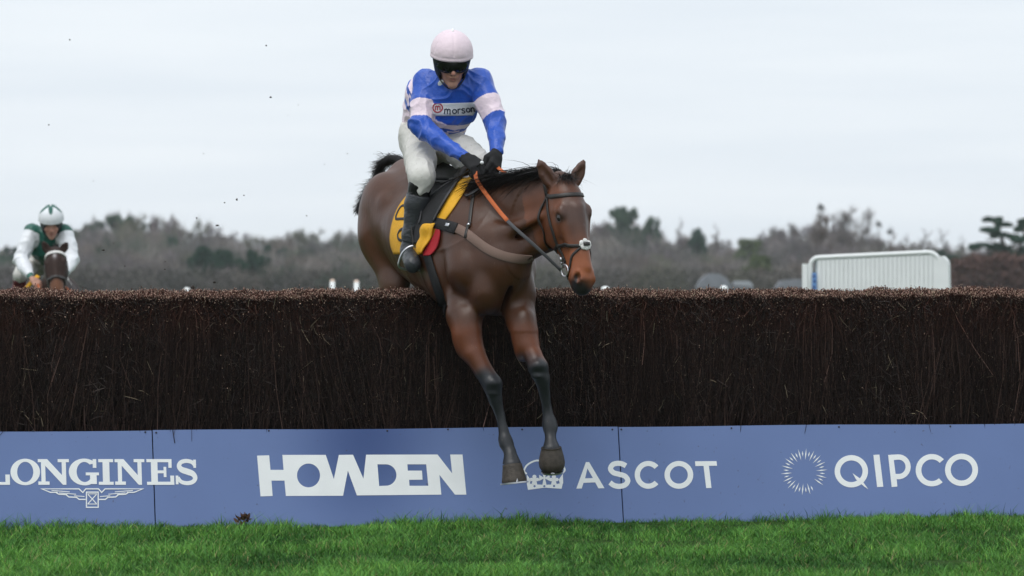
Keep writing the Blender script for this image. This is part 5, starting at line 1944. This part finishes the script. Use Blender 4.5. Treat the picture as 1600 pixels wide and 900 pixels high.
    for i, sg in ((0, 1), (1, -1)):
        q = spline([J.wr[i] + J.hf[i] * .10, H.p(.5, -.22, .14 * sg) + V3(0, 0, -.05), H.p(.78, -.06, .10 * sg)], 6)
        mb.strap(q, [V3(-.3 * sg, -1, 0)] * len(q), .024, .004)
    mb.build('rein', M['rubber'], br)
rear_pair()

# ------------------------------------------------------------------ far side of the course
def rail_post(px, py, Y, label, r=.05, zt=None):
    t = P(px, py, Y)
    o = thing('rail_post', label, 'post', (t[0], t[1], 0), 'white posts beyond the fence')
    mb = MB(); mb.tube([(t[0], t[1], 0), (t[0], t[1], t[2] - r * .8)], r, 12)
    mb.build('post', M['white'], o)
    mb = MB(); mb.ball((t[0], t[1], t[2] - r * .8), (r * 1.04, r * 1.04, r * .8), None, 12, 8)
    mb.build('post_cap', mat('post_cap', (.72, .55, .45), rough=.6) if py < 440 else M['white'], o)
    return o

def build_wing():
    Y = 60.0
    a, b_ = P(1254, 0, Y + .25), P(1480, 0, Y - .25)
    a[2] = b_[2] = 0
    d = nrm(b_ - a)
    W = np.linalg.norm(b_ - a)
    nb_ = V3(-d[1], d[0], 0)
    H_ = P(1365, 393, Y)[2]
    o = thing('fence_wing', 'white plastic fence wing of upright slats with a rounded right corner', 'fence wing', a)
    q = lambda u, z, w_=0: a + d * u + UP * z * (1 - .05 * (1 - u / W)) + nb_ * w_
    # frame with rounded shoulders
    R = .16
    fr = [q(.11, .1), q(.11, H_ - .10), *[q(.11 + R * .7 - R * .7 * math.cos(t), H_ - .10 + .10 * math.sin(t)) for t in np.linspace(.3, 1.5, 5)],
          *[q(W - .10 - R + R * math.sin(t), H_ - R + R * math.cos(t)) for t in np.linspace(0, 1.57, 8)], q(W - .10, .1)]
    mb = MB(); mb.tube(fr, .031, 8)
    mb.build('frame', M['white'], o)
    mb = MB(); mb.tube([q(.14, .14), q(W - .10, .14)], .04, 8)
    mb.build('bottom_rail', M['white'], o)
    proto = None
    ns = 27
    for i in range(ns):
        u = .23 + (W - .10 - .06 - .23) * i / (ns - 1)
        if True:
            mb = MB()
            tp = H_ - .035 - .05 * H_ * (1 - u / W)
            c_ = a + d * u + UP * (.14 + (tp - .14) / 2)
            mb.box(c_, (d, nb_, UP), (.027, .013, (tp - .14) / 2))
            mb.build('slat', M['white'], o, smooth=False)
    # backing sheet, end panels
    mb = MB(); mb.box(q(W / 2 + .02, .14 + (H_ - .2) / 2, .05), (d, nb_, UP), (W / 2 - .14, .006, (H_ - .2) / 2))
    mb.build('back_sheet', mat('grey_sheet', (.58, .63, .66), rough=.7), o, smooth=False)
    mb = MB()
    pr = [(W - .13, .1), (W - .13, H_ - .06)] + [(W - .16 + .18 * math.sin(t), H_ - .19 + .16 * math.cos(t)) for t in np.linspace(.6, 1.57, 5)] + [(W + .05, .1)]
    pv = [q(x, z, w_) for w_ in (-.03, .14) for x, z in pr]
    k = len(pr)
    mb.add(pv, [tuple(range(k)), tuple(range(2 * k - 1, k - 1, -1))] + [(i, i + k, (i + 1) % k + k, (i + 1) % k) for i in range(k)])
    mb.build('end_panel', M['white'], o, smooth=False)
    mb = MB(); mb.box(q(.030, (H_ - .17) / 2 + .05, .05), (d, nb_, UP), (.036, .05, (H_ - .17) / 2))
    mb.build('side_panel', M['white'], o, smooth=False)
    bl = mat('blue_strip', (.15, .31, .62), rough=.6)
    mb = MB(); mb.box(q(.170, H_ - .42, -.05), (d, nb_, UP), (.030, .003, .20))
    st = mb.build('blue_strip', bl, o, smooth=False)
    mb = MB()
    for zz in (.26, .33, .41, .48, .56):
        mb.box(q(.170 + .006 * math.sin(zz * 40), H_ - zz, -.0555), (d, nb_, UP), (.018, .002, .016))
    mb.build('strip_print', mat('strip_print', (.05, .09, .26), rough=.6), st, smooth=False)

def branchy(seed, kind):
    """a leafless tree of height 1: trunk mesh and crown mesh data"""
    r = np.random.default_rng(seed)
    tv, cv = MB(), []
    tb = []
    spread = {'broad': .36, 'tall': .24, 'thin': .26}[kind]
    clear = {'broad': .16, 'tall': .30, 'thin': .30}[kind]
    lean = r.normal(0, .02, 2)
    top = V3(lean[0], lean[1], .72)
    path = spline([(0, 0, 0), (lean[0] * .3, lean[1] * .3, .25), (lean[0] * .7 + r.normal(0, .008), lean[1] * .7, .5), top], 3)
    tv.tube(path, np.linspace(.024, .006, len(path)), 6)
    tris = []
    def twig(p, d, L_, w_):
        s_ = np.cross(d, r.normal(size=3)); s_ /= np.linalg.norm(s_) + 1e-9
        m_ = p + d * L_ * .5 + r.normal(0, .08, 3) * L_
        e = p + d * L_
        tris.append((p - s_ * w_, p + s_ * w_, m_ + s_ * w_ * .6, m_ - s_ * w_ * .6))
        tris.append((m_ - s_ * w_ * .6, m_ + s_ * w_ * .6, e + s_ * w_ * .12, e - s_ * w_ * .12))
        return m_, e
    def grow(p, d, L_, w_, lev):
        m_, e = twig(p, d, L_, w_)
        if lev == 0: return
        n = {4: 5, 3: 5, 2: 5, 1: 5}[lev]
        for i in range(n):
            t = r.uniform(.3, 1.0)
            b = p + (e - p) * t
            dd = d + r.normal(0, .55, 3) + V3(0, 0, .22)
            dd /= np.linalg.norm(dd)
            grow(b, dd, L_ * r.uniform(.45, .68), max(w_ * .55, .0022), lev - 1)
    nl = {'broad': 8, 'tall': 9, 'thin': 7}[kind]
    for i in range(nl):
        h = clear + (.72 - clear) * (i + r.random()) / nl
        a = i * 2.4 + r.normal(0, .4)
        k = np.searchsorted(path[:, 2], h)
        b = path[min(k, len(path) - 1)]
        el = rad(r.uniform(25, 50)) if h < .5 else rad(r.uniform(45, 75))
        d = V3(math.cos(a) * math.cos(el), math.sin(a) * math.cos(el), math.sin(el))
        grow(b, d, spread * r.uniform(.6, 1.0) * (1.0 if h < .5 else .8), .0075, 3 if kind == 'thin' else 3)
    grow(top, V3(0, 0, 1), .20, .006, 3)
    q = np.array(tris)
    if kind != 'thin':
        # fine outer spray
        ends = q[:, 3].reshape(-1, 3)
        pick = ends[r.integers(0, len(ends), 3600)]
        n = len(pick)
        d = r.normal(size=(n, 3)) + np.array([0, 0, .5]) + (pick - np.array([0, 0, .45])) * 1.5
        d /= np.linalg.norm(d, axis=1)[:, None]
        s_ = np.cross(d, r.normal(size=(n, 3))); s_ /= np.linalg.norm(s_, axis=1)[:, None]
        L_ = r.uniform(.03, .085, n)[:, None]
        w_ = .0019
        sp = np.stack([pick - s_ * w_, pick + s_ * w_, pick + d * L_ + s_ * w_ * .3, pick + d * L_ - s_ * w_ * .3], 1)
        q = np.concatenate([q, sp])
    zmax = q[:, :, 2].max()
    v = q.reshape(-1, 3) / zmax
    f = np.arange(len(v)).reshape(-1, 4)
    return (np.concatenate(tv.v) / zmax, tv.f), (v, f)

def leafy(seed, kind):
    r = np.random.default_rng(seed)
    tv = MB()
    tv.tube([(0, 0, 0), (.01, 0, .5), (0, .01, .9)], [.03, .02, .006], 6)
    cl = []
    if kind == 'round':
        for _ in range(60):
            d = r.normal(size=3); d /= np.linalg.norm(d)
            cl.append((V3(0, 0, .55) + d * np.array([.30, .30, .40]) * r.uniform(.55, 1.0) ** .6, .10))
    elif kind == 'cone':
        for _ in range(70):
            h = r.random() ** .8
            a = r.uniform(0, 6.28)
            R = (1 - h) * .26 + .03
            cl.append((V3(math.cos(a) * R * r.uniform(.5, 1), math.sin(a) * R * r.uniform(.5, 1), .10 + .86 * h), .06 + .05 * (1 - h)))
    elif kind == 'pine':
        for _ in range(46):
            h = r.uniform(.45, .95)
            a = r.uniform(0, 6.28); R = r.uniform(.05, .34) * (1.15 - abs(h - .65) * 1.6)
            cl.append((V3(math.cos(a) * R, math.sin(a) * R, h), r.uniform(.06, .11)))
    q = []
    for c, R in cl:
        n = 110
        d = r.normal(size=(n, 3)); d /= np.linalg.norm(d, axis=1)[:, None]
        p = c + d * (R * r.uniform(.3, 1.05, (n, 1))) * np.array([1, 1, .75])
        s_ = np.cross(d, r.normal(size=(n, 3))); s_ /= np.linalg.norm(s_, axis=1)[:, None]
        t_ = np.cross(s_, d) + .6 * r.normal(size=(n, 3)); t_ /= np.linalg.norm(t_, axis=1)[:, None]
        w_ = .012
        q.append(np.stack([p - s_ * w_ - t_ * w_ * 1.6, p + s_ * w_ - t_ * w_ * 1.6, p + s_ * w_ * .6 + t_ * w_ * 1.6, p - s_ * w_ * .6 + t_ * w_ * 1.6], 1))
    q = np.concatenate(q)
    v = q.reshape(-1, 3)
    v = v / v[:, 2].max()
    return (np.concatenate(tv.v), tv.f), (v, np.arange(len(v)).reshape(-1, 4))

def mesh_data(name, v, f, m, smooth=False):
    o = mk(name, v, f, m, None, smooth)
    me = o.data
    bpy.data.objects.remove(o)
    return me

def treemat(name, col, var=.25):
    m = mat(name, col, rough=.95, spec=.1, var=var, vscale=.35)
    b = m.node_tree.nodes['Principled BSDF']
    return m

def build_far():
    gz = lambda y: -3.2 * float(sstep(90, 420, y))
    barks = [treemat('bark_grey', (.165, .142, .132)), treemat('bark_brown', (.175, .132, .112)), treemat('bark_violet', (.160, .128, .135)), treemat('bark_olive', (.145, .138, .096))]
    greens = [treemat('needles_dark', (.026, .058, .038)), treemat('needles_mid', (.048, .085, .050)), treemat('needles_olive', (.085, .110, .050))]
    trunkm = treemat('trunk_bark', (.075, .066, .060))
    V_ = {}
    for kind, seeds in (('broad', (1, 2, 3, 4)), ('tall', (5, 6)), ('thin', (7, 8))):
        V_[kind] = []
        for sd_ in seeds:
            t, c = branchy(sd_, kind)
            V_[kind].append((mesh_data('trunk', *t, trunkm), [mesh_data('crown', *c, bm) for bm in (barks if kind != 'thin' else barks[:2])]))
    for kind, seeds in (('round', (11, 12)), ('cone', (13,)), ('pine', (14, 15))):
        V_[kind] = []
        for sd_ in seeds:
            t, c = leafy(sd_, kind)
            V_[kind].append((mesh_data('trunk', *t, trunkm), [mesh_data('crown', *c, g_) for g_ in greens]))
    r = random.Random(3)
    def tree(kind, px, top, wpx, Y, label, group=None, name='bare_tree', tone=None):
        vs_ = V_[kind]
        t, cs = vs_[r.randrange(len(vs_))]
        c = cs[tone % len(cs)] if tone is not None else r.choice(cs)
        p = P(px, top, Y)
        z0 = gz(Y)
        h = p[2] - z0
        wid = wpx / F * Y
        base_w = {'broad': .78, 'tall': .62, 'thin': .62, 'round': .74, 'cone': .56, 'pine': .72}[kind]
        root = thing(name, label, 'tree', (p[0], Y, z0), group)
        root.rotation_euler.z = r.uniform(0, 6.28)
        root.scale = (wid / base_w, wid / base_w, h)
        for nm, me in (('trunk', t), ('crown', c)):
            o = bpy.data.objects.new(nm, me)
            COL.objects.link(o)
            o.parent = root
        return root
    def skyline(px):
        k = [(-60, 380), (0, 384), (30, 384), (60, 374), (100, 364), (130, 346), (165, 338), (200, 334), (240, 337), (270, 339), (300, 345), (330, 355), (360, 366), (395, 379), (415, 364),
             (440, 366), (470, 356), (500, 358), (530, 364), (560, 362), (600, 360), (700, 352), (800, 350), (880, 350), (935, 348), (960, 344), (990, 348), (1020, 352), (1045, 362), (1060, 376), (1080, 366),
             (1110, 372), (1145, 382), (1170, 374), (1200, 362), (1230, 352), (1260, 350), (1300, 352), (1345, 360), (1380, 380), (1440, 380), (1500, 388), (1560, 386), (1680, 384)]
        return float(np.interp(px, [a for a, _ in k], [b for _, b in k]))
    zones = [(30, 'at the left edge behind the rear jockey'), (230, 'on the hill top right of the rear jockey'), (345, 'on the right slope of the wooded hill'), (420, 'in the dip right of the hill'),
             (505, 'above the left white post'), (590, 'above the right white post'), (850, 'behind the leading horse'), (1010, 'just right of the horse\'s face'),
             (1130, 'above the domed grey hut'), (1250, 'between the huts and the white wing'), (1370, 'above the left half of the white wing'), (1490, 'above the right half of the white wing'), (1900, 'behind the cedar at the right')]
    tones = ['grey', 'brown', 'violet grey', 'olive grey']
    seen = {}
    ords = ['first', 'second', 'third', 'fourth', 'fifth', 'sixth', 'seventh', 'eighth', 'ninth']
    def lab_of(tn, zone):
        k_ = seen[(tn, zone)] = seen.get((tn, zone), -1) + 1
        return 'bare %s tree %s, %s from left' % (tones[tn], zone, ords[k_])
    px = -70
    while px < 1690:                       # the skyline of the wood, tree by tree
        tn = r.randrange(4)
        zone = next(z_ for lim_, z_ in zones if px < lim_)
        tree('broad', px, skyline(px) + r.uniform(-12, 2), r.uniform(86, 122), r.uniform(700, 800), lab_of(tn, zone), 'bare trees of the far wood', tone=tn)
        px += r.uniform(17, 25)
    # the lower wood reads as one mass
    r2 = np.random.default_rng(8)
    qs, cs = [], []
    tint = np.array([(.165, .148, .142), (.185, .155, .140), (.165, .142, .150), (.145, .145, .108), (.115, .110, .108), (.225, .205, .190), (.055, .085, .058)])
    for row, (lo_, hi_, y0, y1) in enumerate(((.10, .26, 640, 690), (.28, .44, 560, 630), (.44, .60, 500, 550), (.60, .80, 450, 490))):
        px = -800
        while px < 2500:
            s0 = skyline(px)
            tp = s0 + (452 - s0) * r.uniform(lo_, hi_)
            Y = r.uniform(y0, y1)
            p = P(px, tp, Y)
            z0 = gz(Y)
            h = p[2] - z0
            R = r.uniform(26, 44) / F * Y
            n = 1150
            a_ = r2.uniform(0, 6.28, n)
            rr_ = r2.random(n) ** .5
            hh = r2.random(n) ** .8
            c = np.stack([p[0] + np.cos(a_) * rr_ * R * (.45 + .75 * np.sin(hh * 2.6)), Y + np.sin(a_) * rr_ * R * .8, z0 + h * hh * (1 - .22 * rr_ ** 2)], 1)
            d = np.stack([np.cos(a_) * rr_ * .6, np.sin(a_) * rr_ * .6, .9 + 0 * a_], 1) + r2.normal(0, .45, (n, 3))
            d /= np.linalg.norm(d, axis=1)[:, None]
            s_ = np.cross(d, r2.normal(size=(n, 3))); s_ /= np.linalg.norm(s_, axis=1)[:, None]
            L_ = r2.uniform(.4, 1.5, (n, 1)); w_ = r2.uniform(.02, .05, (n, 1))
            qs.append(np.stack([c - s_ * w_, c + s_ * w_, c + d * L_ + s_ * w_ * .3, c + d * L_ - s_ * w_ * .3], 1))
            cs.append(np.tile(tint[r.choice([0, 0, 1, 1, 2, 2, 3, 4, 5, 6])] * r.uniform(.65, 1.25) * np.repeat(.72 + .5 * hh, 4)[:, None], (1, 1)))  # twigs brighten with height: lit crown tops put into the colour
            px += r.uniform(11, 17) * (1 if -80 < px < 1690 else 1.8)
    q = np.concatenate(qs).reshape(-1, 3)
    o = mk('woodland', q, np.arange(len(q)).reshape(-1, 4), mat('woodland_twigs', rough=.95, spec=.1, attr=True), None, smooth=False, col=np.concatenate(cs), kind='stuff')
    tag(o, 'blurred mass of bare winter woodland below the skyline trees', 'woodland')
    # evergreens that stand out
    ev = [('pine', 24, 384, 60, 640, 'dark evergreen tree at the left edge behind the rear jockey', 0),
          ('pine', 148, 343, 56, 745, 'green pine on the left shoulder of the wooded hill', 1), ('pine', 186, 333, 62, 750, 'tallest green pine on top of the wooded hill', 1),
          ('pine', 222, 345, 44, 752, 'green pine on the right shoulder of the wooded hill', 1),
          ('pine', 120, 358, 50, 742, 'low green pine just right of the rear jockey\'s helmet', 1),
          ('round', 269, 368, 26, 632, 'small round dark bush high on the hill slope', 0), ('round', 418, 380, 20, 632, 'small dark conifer left of the dip in the skyline trees', 0),
          ('round', 441, 386, 30, 628, 'small dark conifer above the two white posts', 0)]
    for a in ev:
        tree(a[0], a[1], a[2], a[3], a[4], a[5], None, 'evergreen_tree', a[6])
    for px, tp, w_, lb in ((320, 382, 46, 'top left'), (348, 388, 50, 'top middle'), (372, 402, 42, 'central'), (394, 388, 44, 'tallest right hand'), (412, 397, 36, 'rightmost'), (304, 400, 36, 'leftmost'),
                           (336, 408, 54, 'lower left'), (388, 412, 54, 'lower right'), (362, 416, 50, 'lowest')):
        tree('round', px, tp, w_, r.uniform(470, 505), '%s bush of the dark evergreen clump below the hill' % lb, 'dark evergreen clump', 'evergreen_tree', 0)
    tree('pine', 972, 320, 62, 700, 'tall loose evergreen right of the bay horse\'s face', None, 'evergreen_tree', 1)
    tree('tall', 945, 338, 60, 690, 'upright bare tree just right of the horse\'s head', None, 'bare_tree', 0)
    tree('round', 1020, 336, 40, 680, 'broad dark evergreen with a flat top right of the loose evergreen', None, 'evergreen_tree', 1)
    tree('round', 1088, 354, 38, 660, 'round green topped evergreen above the domed grey hut', None, 'evergreen_tree', 0)
    tree('thin', 1062, 338, 36, 720, 'wispy bare tree between two rounded evergreens', None, 'bare_tree', 0)
    tree('thin', 1120, 346, 60, 720, 'open bare tree right of the round evergreen', None, 'bare_tree', 0)
    tree('round', 1172, 371, 60, 640, 'low olive green tree between the bare trees', None, 'evergreen_tree', 2)
    tree('round', 1186, 396, 56, 470, 'olive bush behind the low grey roof', None, 'evergreen_tree', 2)
    for px, tp, w_, lb in ((1212, 348, 66, 'grey bare tree left of the white fence wing'), (1246, 342, 70, 'grey bare tree above the left end of the white wing')):
        tree('tall', px, tp, w_, 690, lb, None, 'bare_tree', 0)
    nest = treemat('nest_twigs', (.045, .042, .036))
    def add_nest(t, px, py, Y, R):
        c = P(px, py, Y)
        mb = MB(); rr = np.random.default_rng(int(px))
        for _ in range(60):
            d = rr.normal(size=3); d /= np.linalg.norm(d)
            p_ = d * R * rr.uniform(.5, 1)
            mb.tube([p_, p_ + rr.normal(0, R * .6, 3)], R * .14, 4)
        o = mb.build('nest', nest, None, smooth=False)
        o.parent = t
        M_ = t.matrix_basis.inverted()
        o.matrix_local = M_ @ Matrix.Translation(Vector(c))
    t = tree('tall', 1286, 322, 60, 640, 'bare tree with a dark nest at its tip above the white wing', None, 'bare_tree', 1)
    bpy.context.view_layer.update()
    add_nest(t, 1282, 324, 640, .36)
    tree('broad', 1324, 316, 130, 650, 'tallest dome shaped bare tree above the white wing', None, 'bare_tree', 0)
    t = tree('thin', 1374, 350, 40, 640, 'thin bare tree with a nest right of the dome shaped tree', None, 'bare_tree', 0)
    add_nest(t, 1373, 351, 640, .30)
    t = tree('thin', 1394, 358, 44, 640, 'thin bare tree with a lower nest over the white wing', None, 'bare_tree', 1)
    add_nest(t, 1390, 362, 640, .34)
    for px, tp, lb in ((1420, 364, 'above the white wing, right of the nests'), (1446, 356, 'above the right third of the white wing'), (1472, 356, 'above the right corner of the white wing'),
                       (1500, 364, 'on the open skyline left of the cedar'), (1340, 340, 'in front of the dome shaped bare tree'), (1600, 372, 'behind the cedar at the right edge')):
        tree('thin', px, tp, 62, r.uniform(650, 720), 'wispy thin bare tree ' + lb, 'wispy trees on the right skyline', 'bare_tree', 0)
    tree('round', 1470, 388, 30, 480, 'dark green bush behind the right corner of the white wing', None, 'evergreen_tree', 0)
    tree('round', 1490, 396, 34, 485, 'dark green bush between the white wing and the cedar', None, 'evergreen_tree', 0)
    # cedar with flat shelves
    Y = 420.0
    base = P(1580, 0, Y); base[2] = gz(Y)
    ced = thing('cedar_tree', 'dark green cedar with flat layered shelves at the right edge', 'tree', base)
    mb = MB()
    for pts, rr_ in (([(1574, 470), (1573, 430), (1571, 395), (1562, 362), (1552, 346)], [.5, .42, .34, .22, .10]), ([(1573, 420), (1590, 395), (1598, 372), (1602, 355)], [.3, .25, .2, .1]),
                     ([(1572, 398), (1558, 380), (1540, 373)], [.2, .14, .06]), ([(1573, 412), (1552, 396), (1530, 386)], [.2, .14, .06]), ([(1571, 388), (1590, 380), (1606, 372)], [.2, .14, .06])):
        mb.tube([P(a, b, Y) for a, b in pts], np.array(rr_) * .8, 6)
    mb.build('trunk', trunkm, ced)
    rr_ = np.random.default_rng(4)
    shelves = [(1556, 343, 17, 4.5), (1580, 349, 20, 3.5), (1548, 360, 20, 5), (1570, 366, 20, 5), (1600, 356, 18, 5), (1540, 384, 22, 4.5), (1562, 386, 18, 5), (1566, 396, 22, 6), (1598, 374, 18, 5), (1618, 366, 20, 6),
               (1590, 396, 26, 7), (1556, 404, 30, 6), (1612, 390, 24, 7), (1630, 380, 26, 7), (1604, 344, 12, 3)]
    qs = []
    for a, b, w_, h_ in shelves:
        c = P(a, b, Y + rr_.uniform(-3, 3))
        W_, H_ = w_ * 1.1 / F * Y, h_ * 1.5 / F * Y
        n = 800
        d = rr_.normal(size=(n, 3)); d /= np.linalg.norm(d, axis=1)[:, None]
        kx = rr_.integers(0, 7, n)
        cx_ = rr_.uniform(-1, 1, (7, 3)) * np.array([W_ * .85, W_ * .6, H_ * .45]); cx_[:, 2] -= .5 * H_ * (cx_[:, 0] / W_) ** 2
        p = c + cx_[kx] + d * rr_.uniform(.2, 1, (n, 1)) ** .5 * np.array([W_ * .34, W_ * .4, H_ * .42])
        s_ = np.cross(d, rr_.normal(size=(n, 3))); s_ /= np.linalg.norm(s_, axis=1)[:, None]
        t_ = np.cross(s_, d)
        k = .15
        qs.append(np.stack([p - s_ * k - t_ * k, p + s_ * k - t_ * k, p + s_ * k + t_ * k, p - s_ * k + t_ * k], 1))
    q = np.concatenate(qs).reshape(-1, 3)
    mk('crown', q, np.arange(len(q)).reshape(-1, 4), greens[0], ced, smooth=False)
    # rusty beech hedge on the right, greyer brush under the wood
    def hedge(x0, x1, top0, top1, Y, col, label, seed):
        a, b = P(x0, top0, Y), P(x1, top1, Y)
        o = thing('hedge', label, 'hedge', ((a[0] + b[0]) / 2, Y, gz(Y)))
        r2 = np.random.default_rng(seed)
        n = 9000
        x = r2.uniform(0, 1, n)
        top = a[2] + (b[2] - a[2]) * x + .25 * sinenoise(np.stack([x * 30, 0 * x, 0 * x], 1), 1, seed)
        z = gz(Y) + (top - gz(Y)) * r2.random(n) ** .7
        p = np.stack([a[0] + (b[0] - a[0]) * x, Y + r2.uniform(0, 2.4, n), z], 1)
        d = r2.normal(size=(n, 3)) + np.array([0, 0, .4]); d /= np.linalg.norm(d, axis=1)[:, None]
        s_ = np.cross(d, r2.normal(size=(n, 3))); s_ /= np.linalg.norm(s_, axis=1)[:, None]
        L_ = r2.uniform(.15, .5, (n, 1)); w_ = .07
        q = np.stack([p - s_ * w_, p + s_ * w_, p + d * L_ + s_ * w_ * .4, p + d * L_ - s_ * w_ * .4], 1).reshape(-1, 3)
        mk('foliage', q, np.arange(len(q)).reshape(-1, 4), treemat('hedge_leaf', col), o, smooth=False, kind='stuff')
    hedge(1488, 1690, 402, 398, 330, (.125, .075, .066), 'rusty brown hedge below the cedar at the right', 5)
    hedge(-80, 600, 424, 418, 430, (.085, .080, .072), 'low grey scrub along the foot of the wooded hill', 6)
    hedge(600, 1495, 424, 424, 435, (.085, .080, .070), 'low grey brush behind the huts', 7)
    # huts
    Y = 300.0
    def hut(pts, label, roofm):
        base = P(sum(p[0] for p in pts) / len(pts), 0, Y)
        o = thing('hut', label, 'hut', (base[0], Y, gz(Y)))
        z0 = gz(Y)
        top = [P(a, b, Y) for a, b in pts]
        x0, x1 = top[0][0], top[-1][0]
        ze = min(top[0][2], top[-1][2])
        mb = MB(); mb.box(((x0 + x1) / 2, Y + .9, (z0 + ze) / 2), np.eye(3), ((x1 - x0) / 2 - .04, .9, (ze - z0) / 2 - .01))
        mb.build('wall', M['grey'], o, smooth=False)
        mb = MB(); k = len(top)
        v = [t + V3(0, -.08, 0) for t in top] + [t + V3(0, 1.9, 0) for t in top]
        fs = [(i, i + 1, k + i + 1, k + i) for i in range(k - 1)] + [tuple(range(k))[::-1], tuple(range(k, 2 * k)), (0, k, 2 * k - 1, k - 1)]
        mb.add(v, fs)
        mb.build('roof', roofm, o, smooth=False)
    hut([(1088, 449), (1094, 438), (1103, 430), (1114, 427), (1125, 428), (1134, 434), (1142, 443), (1146, 449)], 'domed grey hut roof showing over the fence top', M['grey'])
    hut([(1147, 446), (1148, 439), (1172, 439), (1178, 448)], 'low pale flat roofed hut beside the domed one', mat('pale_roof', (.36, .38, .42), rough=.7))
    hut([(1212, 450), (1220, 439), (1246, 436), (1262, 438), (1268, 449)], 'low grey roof left of the white fence wing', M['grey'])
    # posts and wire
    a = rail_post(519.5, 436, 72, 'left of the two white posts behind the horse\'s quarters', .042)
    b = rail_post(557, 437, 72, 'right of the two white posts behind the horse\'s quarters', .042)
    w_ = thing('wire', 'thin slack wire between the two white posts', 'wire', P(538, 438, 72))
    mb = MB(); mb.tube(spline([P(520, 437, 72), P(532, 440, 72), P(540, 440.5, 72), P(556, 438, 72)], 4), .006, 5)
    mb.build('strand', M['rein'], w_)
    rail_post(292, 449, 60, 'lone white post cap low above the fence right of the rear jockey', .045)
    rail_post(946, 447, 55, 'white post cap just below the bay horse\'s muzzle', .055)
    rail_post(1131, 446, 58, 'white post cap in front of the domed hut', .050)
    build_wing()
build_far()

# ------------------------------------------------------------------ mud in the air, leaves by the boards
def clods():
    sp = [(109, 62, 2.6), (416, 71, 2), (76, 195, 1.6), (543, 240, 1.6), (370, 312, 3.2), (381, 305, 2.2), (351, 317, 1.8), (307, 341, 2.2), (340, 352, 3.6), (479, 337, 1.7), (177, 380, 1.6),
          (161, 391, 3.4), (195, 416, 1.8), (258, 409, 1.6), (258, 421, 3), (335, 441, 3), (130, 400, 1.4), (318, 240, 1.3), (352, 372, 1.4), (450, 180, 1.2), (466, 164, 1.2), (507, 257, 1.3), (664, 392, 1.4), (146, 283, 1.1)]
    r = np.random.default_rng(12)
    def one(px, py, sz, label, group):
        Y = r.uniform(27.6, 29.0)
        c = P(px, py, Y)
        R = sz / F * Y * .62
        mb = MB()
        mb.ball((0, 0, 0), 1.0, None, 7, 5)
        v = np.concatenate(mb.v)
        v = v * (1 + .35 * np.sin(v @ r.normal(0, 3, 3)))[:, None] * np.array([r.uniform(.7, 1.3), 1, r.uniform(.5, 1)]) * R + c
        o = mk('mud_clod', v, mb.f, M['soil'], None, smooth=False, loc=c)
        tag(o, label, 'mud clod', group)
    one(423, 152, 3.2, 'largest dark clod of mud high in the open sky left of the jockey', 'clods of mud in the air')
    for a in sp:
        one(*a, 'tiny dark clod of mud flying through the air left of the leading horse', 'clods of mud in the air')
    one(301, 449, 6.0, 'lump of dark turf just above the fence top near the rear horse', 'clods of mud in the air')
    o = thing('dead_leaves', 'clump of curled brown dead leaves in the grass against the blue board', 'leaves', on_board(379, 806, .05))
    c = on_board(379, 813, .06)
    m_ = mat('dead_leaf', (.075, .036, .020), rough=.8, var=.3, vscale=60)
    for i in range(22):
        mb = MB()
        d = nrm(r.normal(size=3) * np.array([1, .5, .6]) + V3(0, 0, .8))
        s_ = nrm(np.cross(d, r.normal(size=3)))
        L_ = r.uniform(.028, .05)
        b = c + r.normal(0, .014, 3) * np.array([1.5, .7, 1.0])
        n_ = np.cross(d, s_)
        v = [b, b + d * L_ * .35 + s_ * L_ * .28 + n_ * .004, b + d * L_ * .75 + s_ * L_ * .2, b + d * L_, b + d * L_ * .75 - s_ * L_ * .2, b + d * L_ * .35 - s_ * L_ * .28 + n_ * .004, b + d * L_ * .5 - n_ * .006]
        mb.add(v, [(0, 1, 6), (1, 2, 6), (2, 3, 6), (3, 4, 6), (4, 5, 6), (5, 0, 6)])
        mb.build('leaf', m_, o, smooth=False)
clods()

# ------------------------------------------------------------------ winter haze
def haze():
    m = bpy.data.materials.new('haze')
    m.use_nodes = True
    t = m.node_tree
    t.nodes.clear()
    o = t.nodes.new('ShaderNodeOutputMaterial')
    v = t.nodes.new('ShaderNodeVolumePrincipled')
    v.inputs['Color'].default_value = (.90, .94, 1.0, 1)
    v.inputs['Density'].default_value = HAZE
    v.inputs['Anisotropy'].default_value = 0.0
    t.links.new(v.outputs['Volume'], o.inputs['Volume'])
    mb = MB()
    mb.box((0, 680, 5.2), np.eye(3), (1020, 740, 9.6))
    ob = mb.build('haze', m, None, smooth=False, kind='stuff')
    tag(ob, 'thin grey winter haze over the racecourse', 'haze')
HAZE = .00015
haze()
sc.cycles.volume_bounces = 2
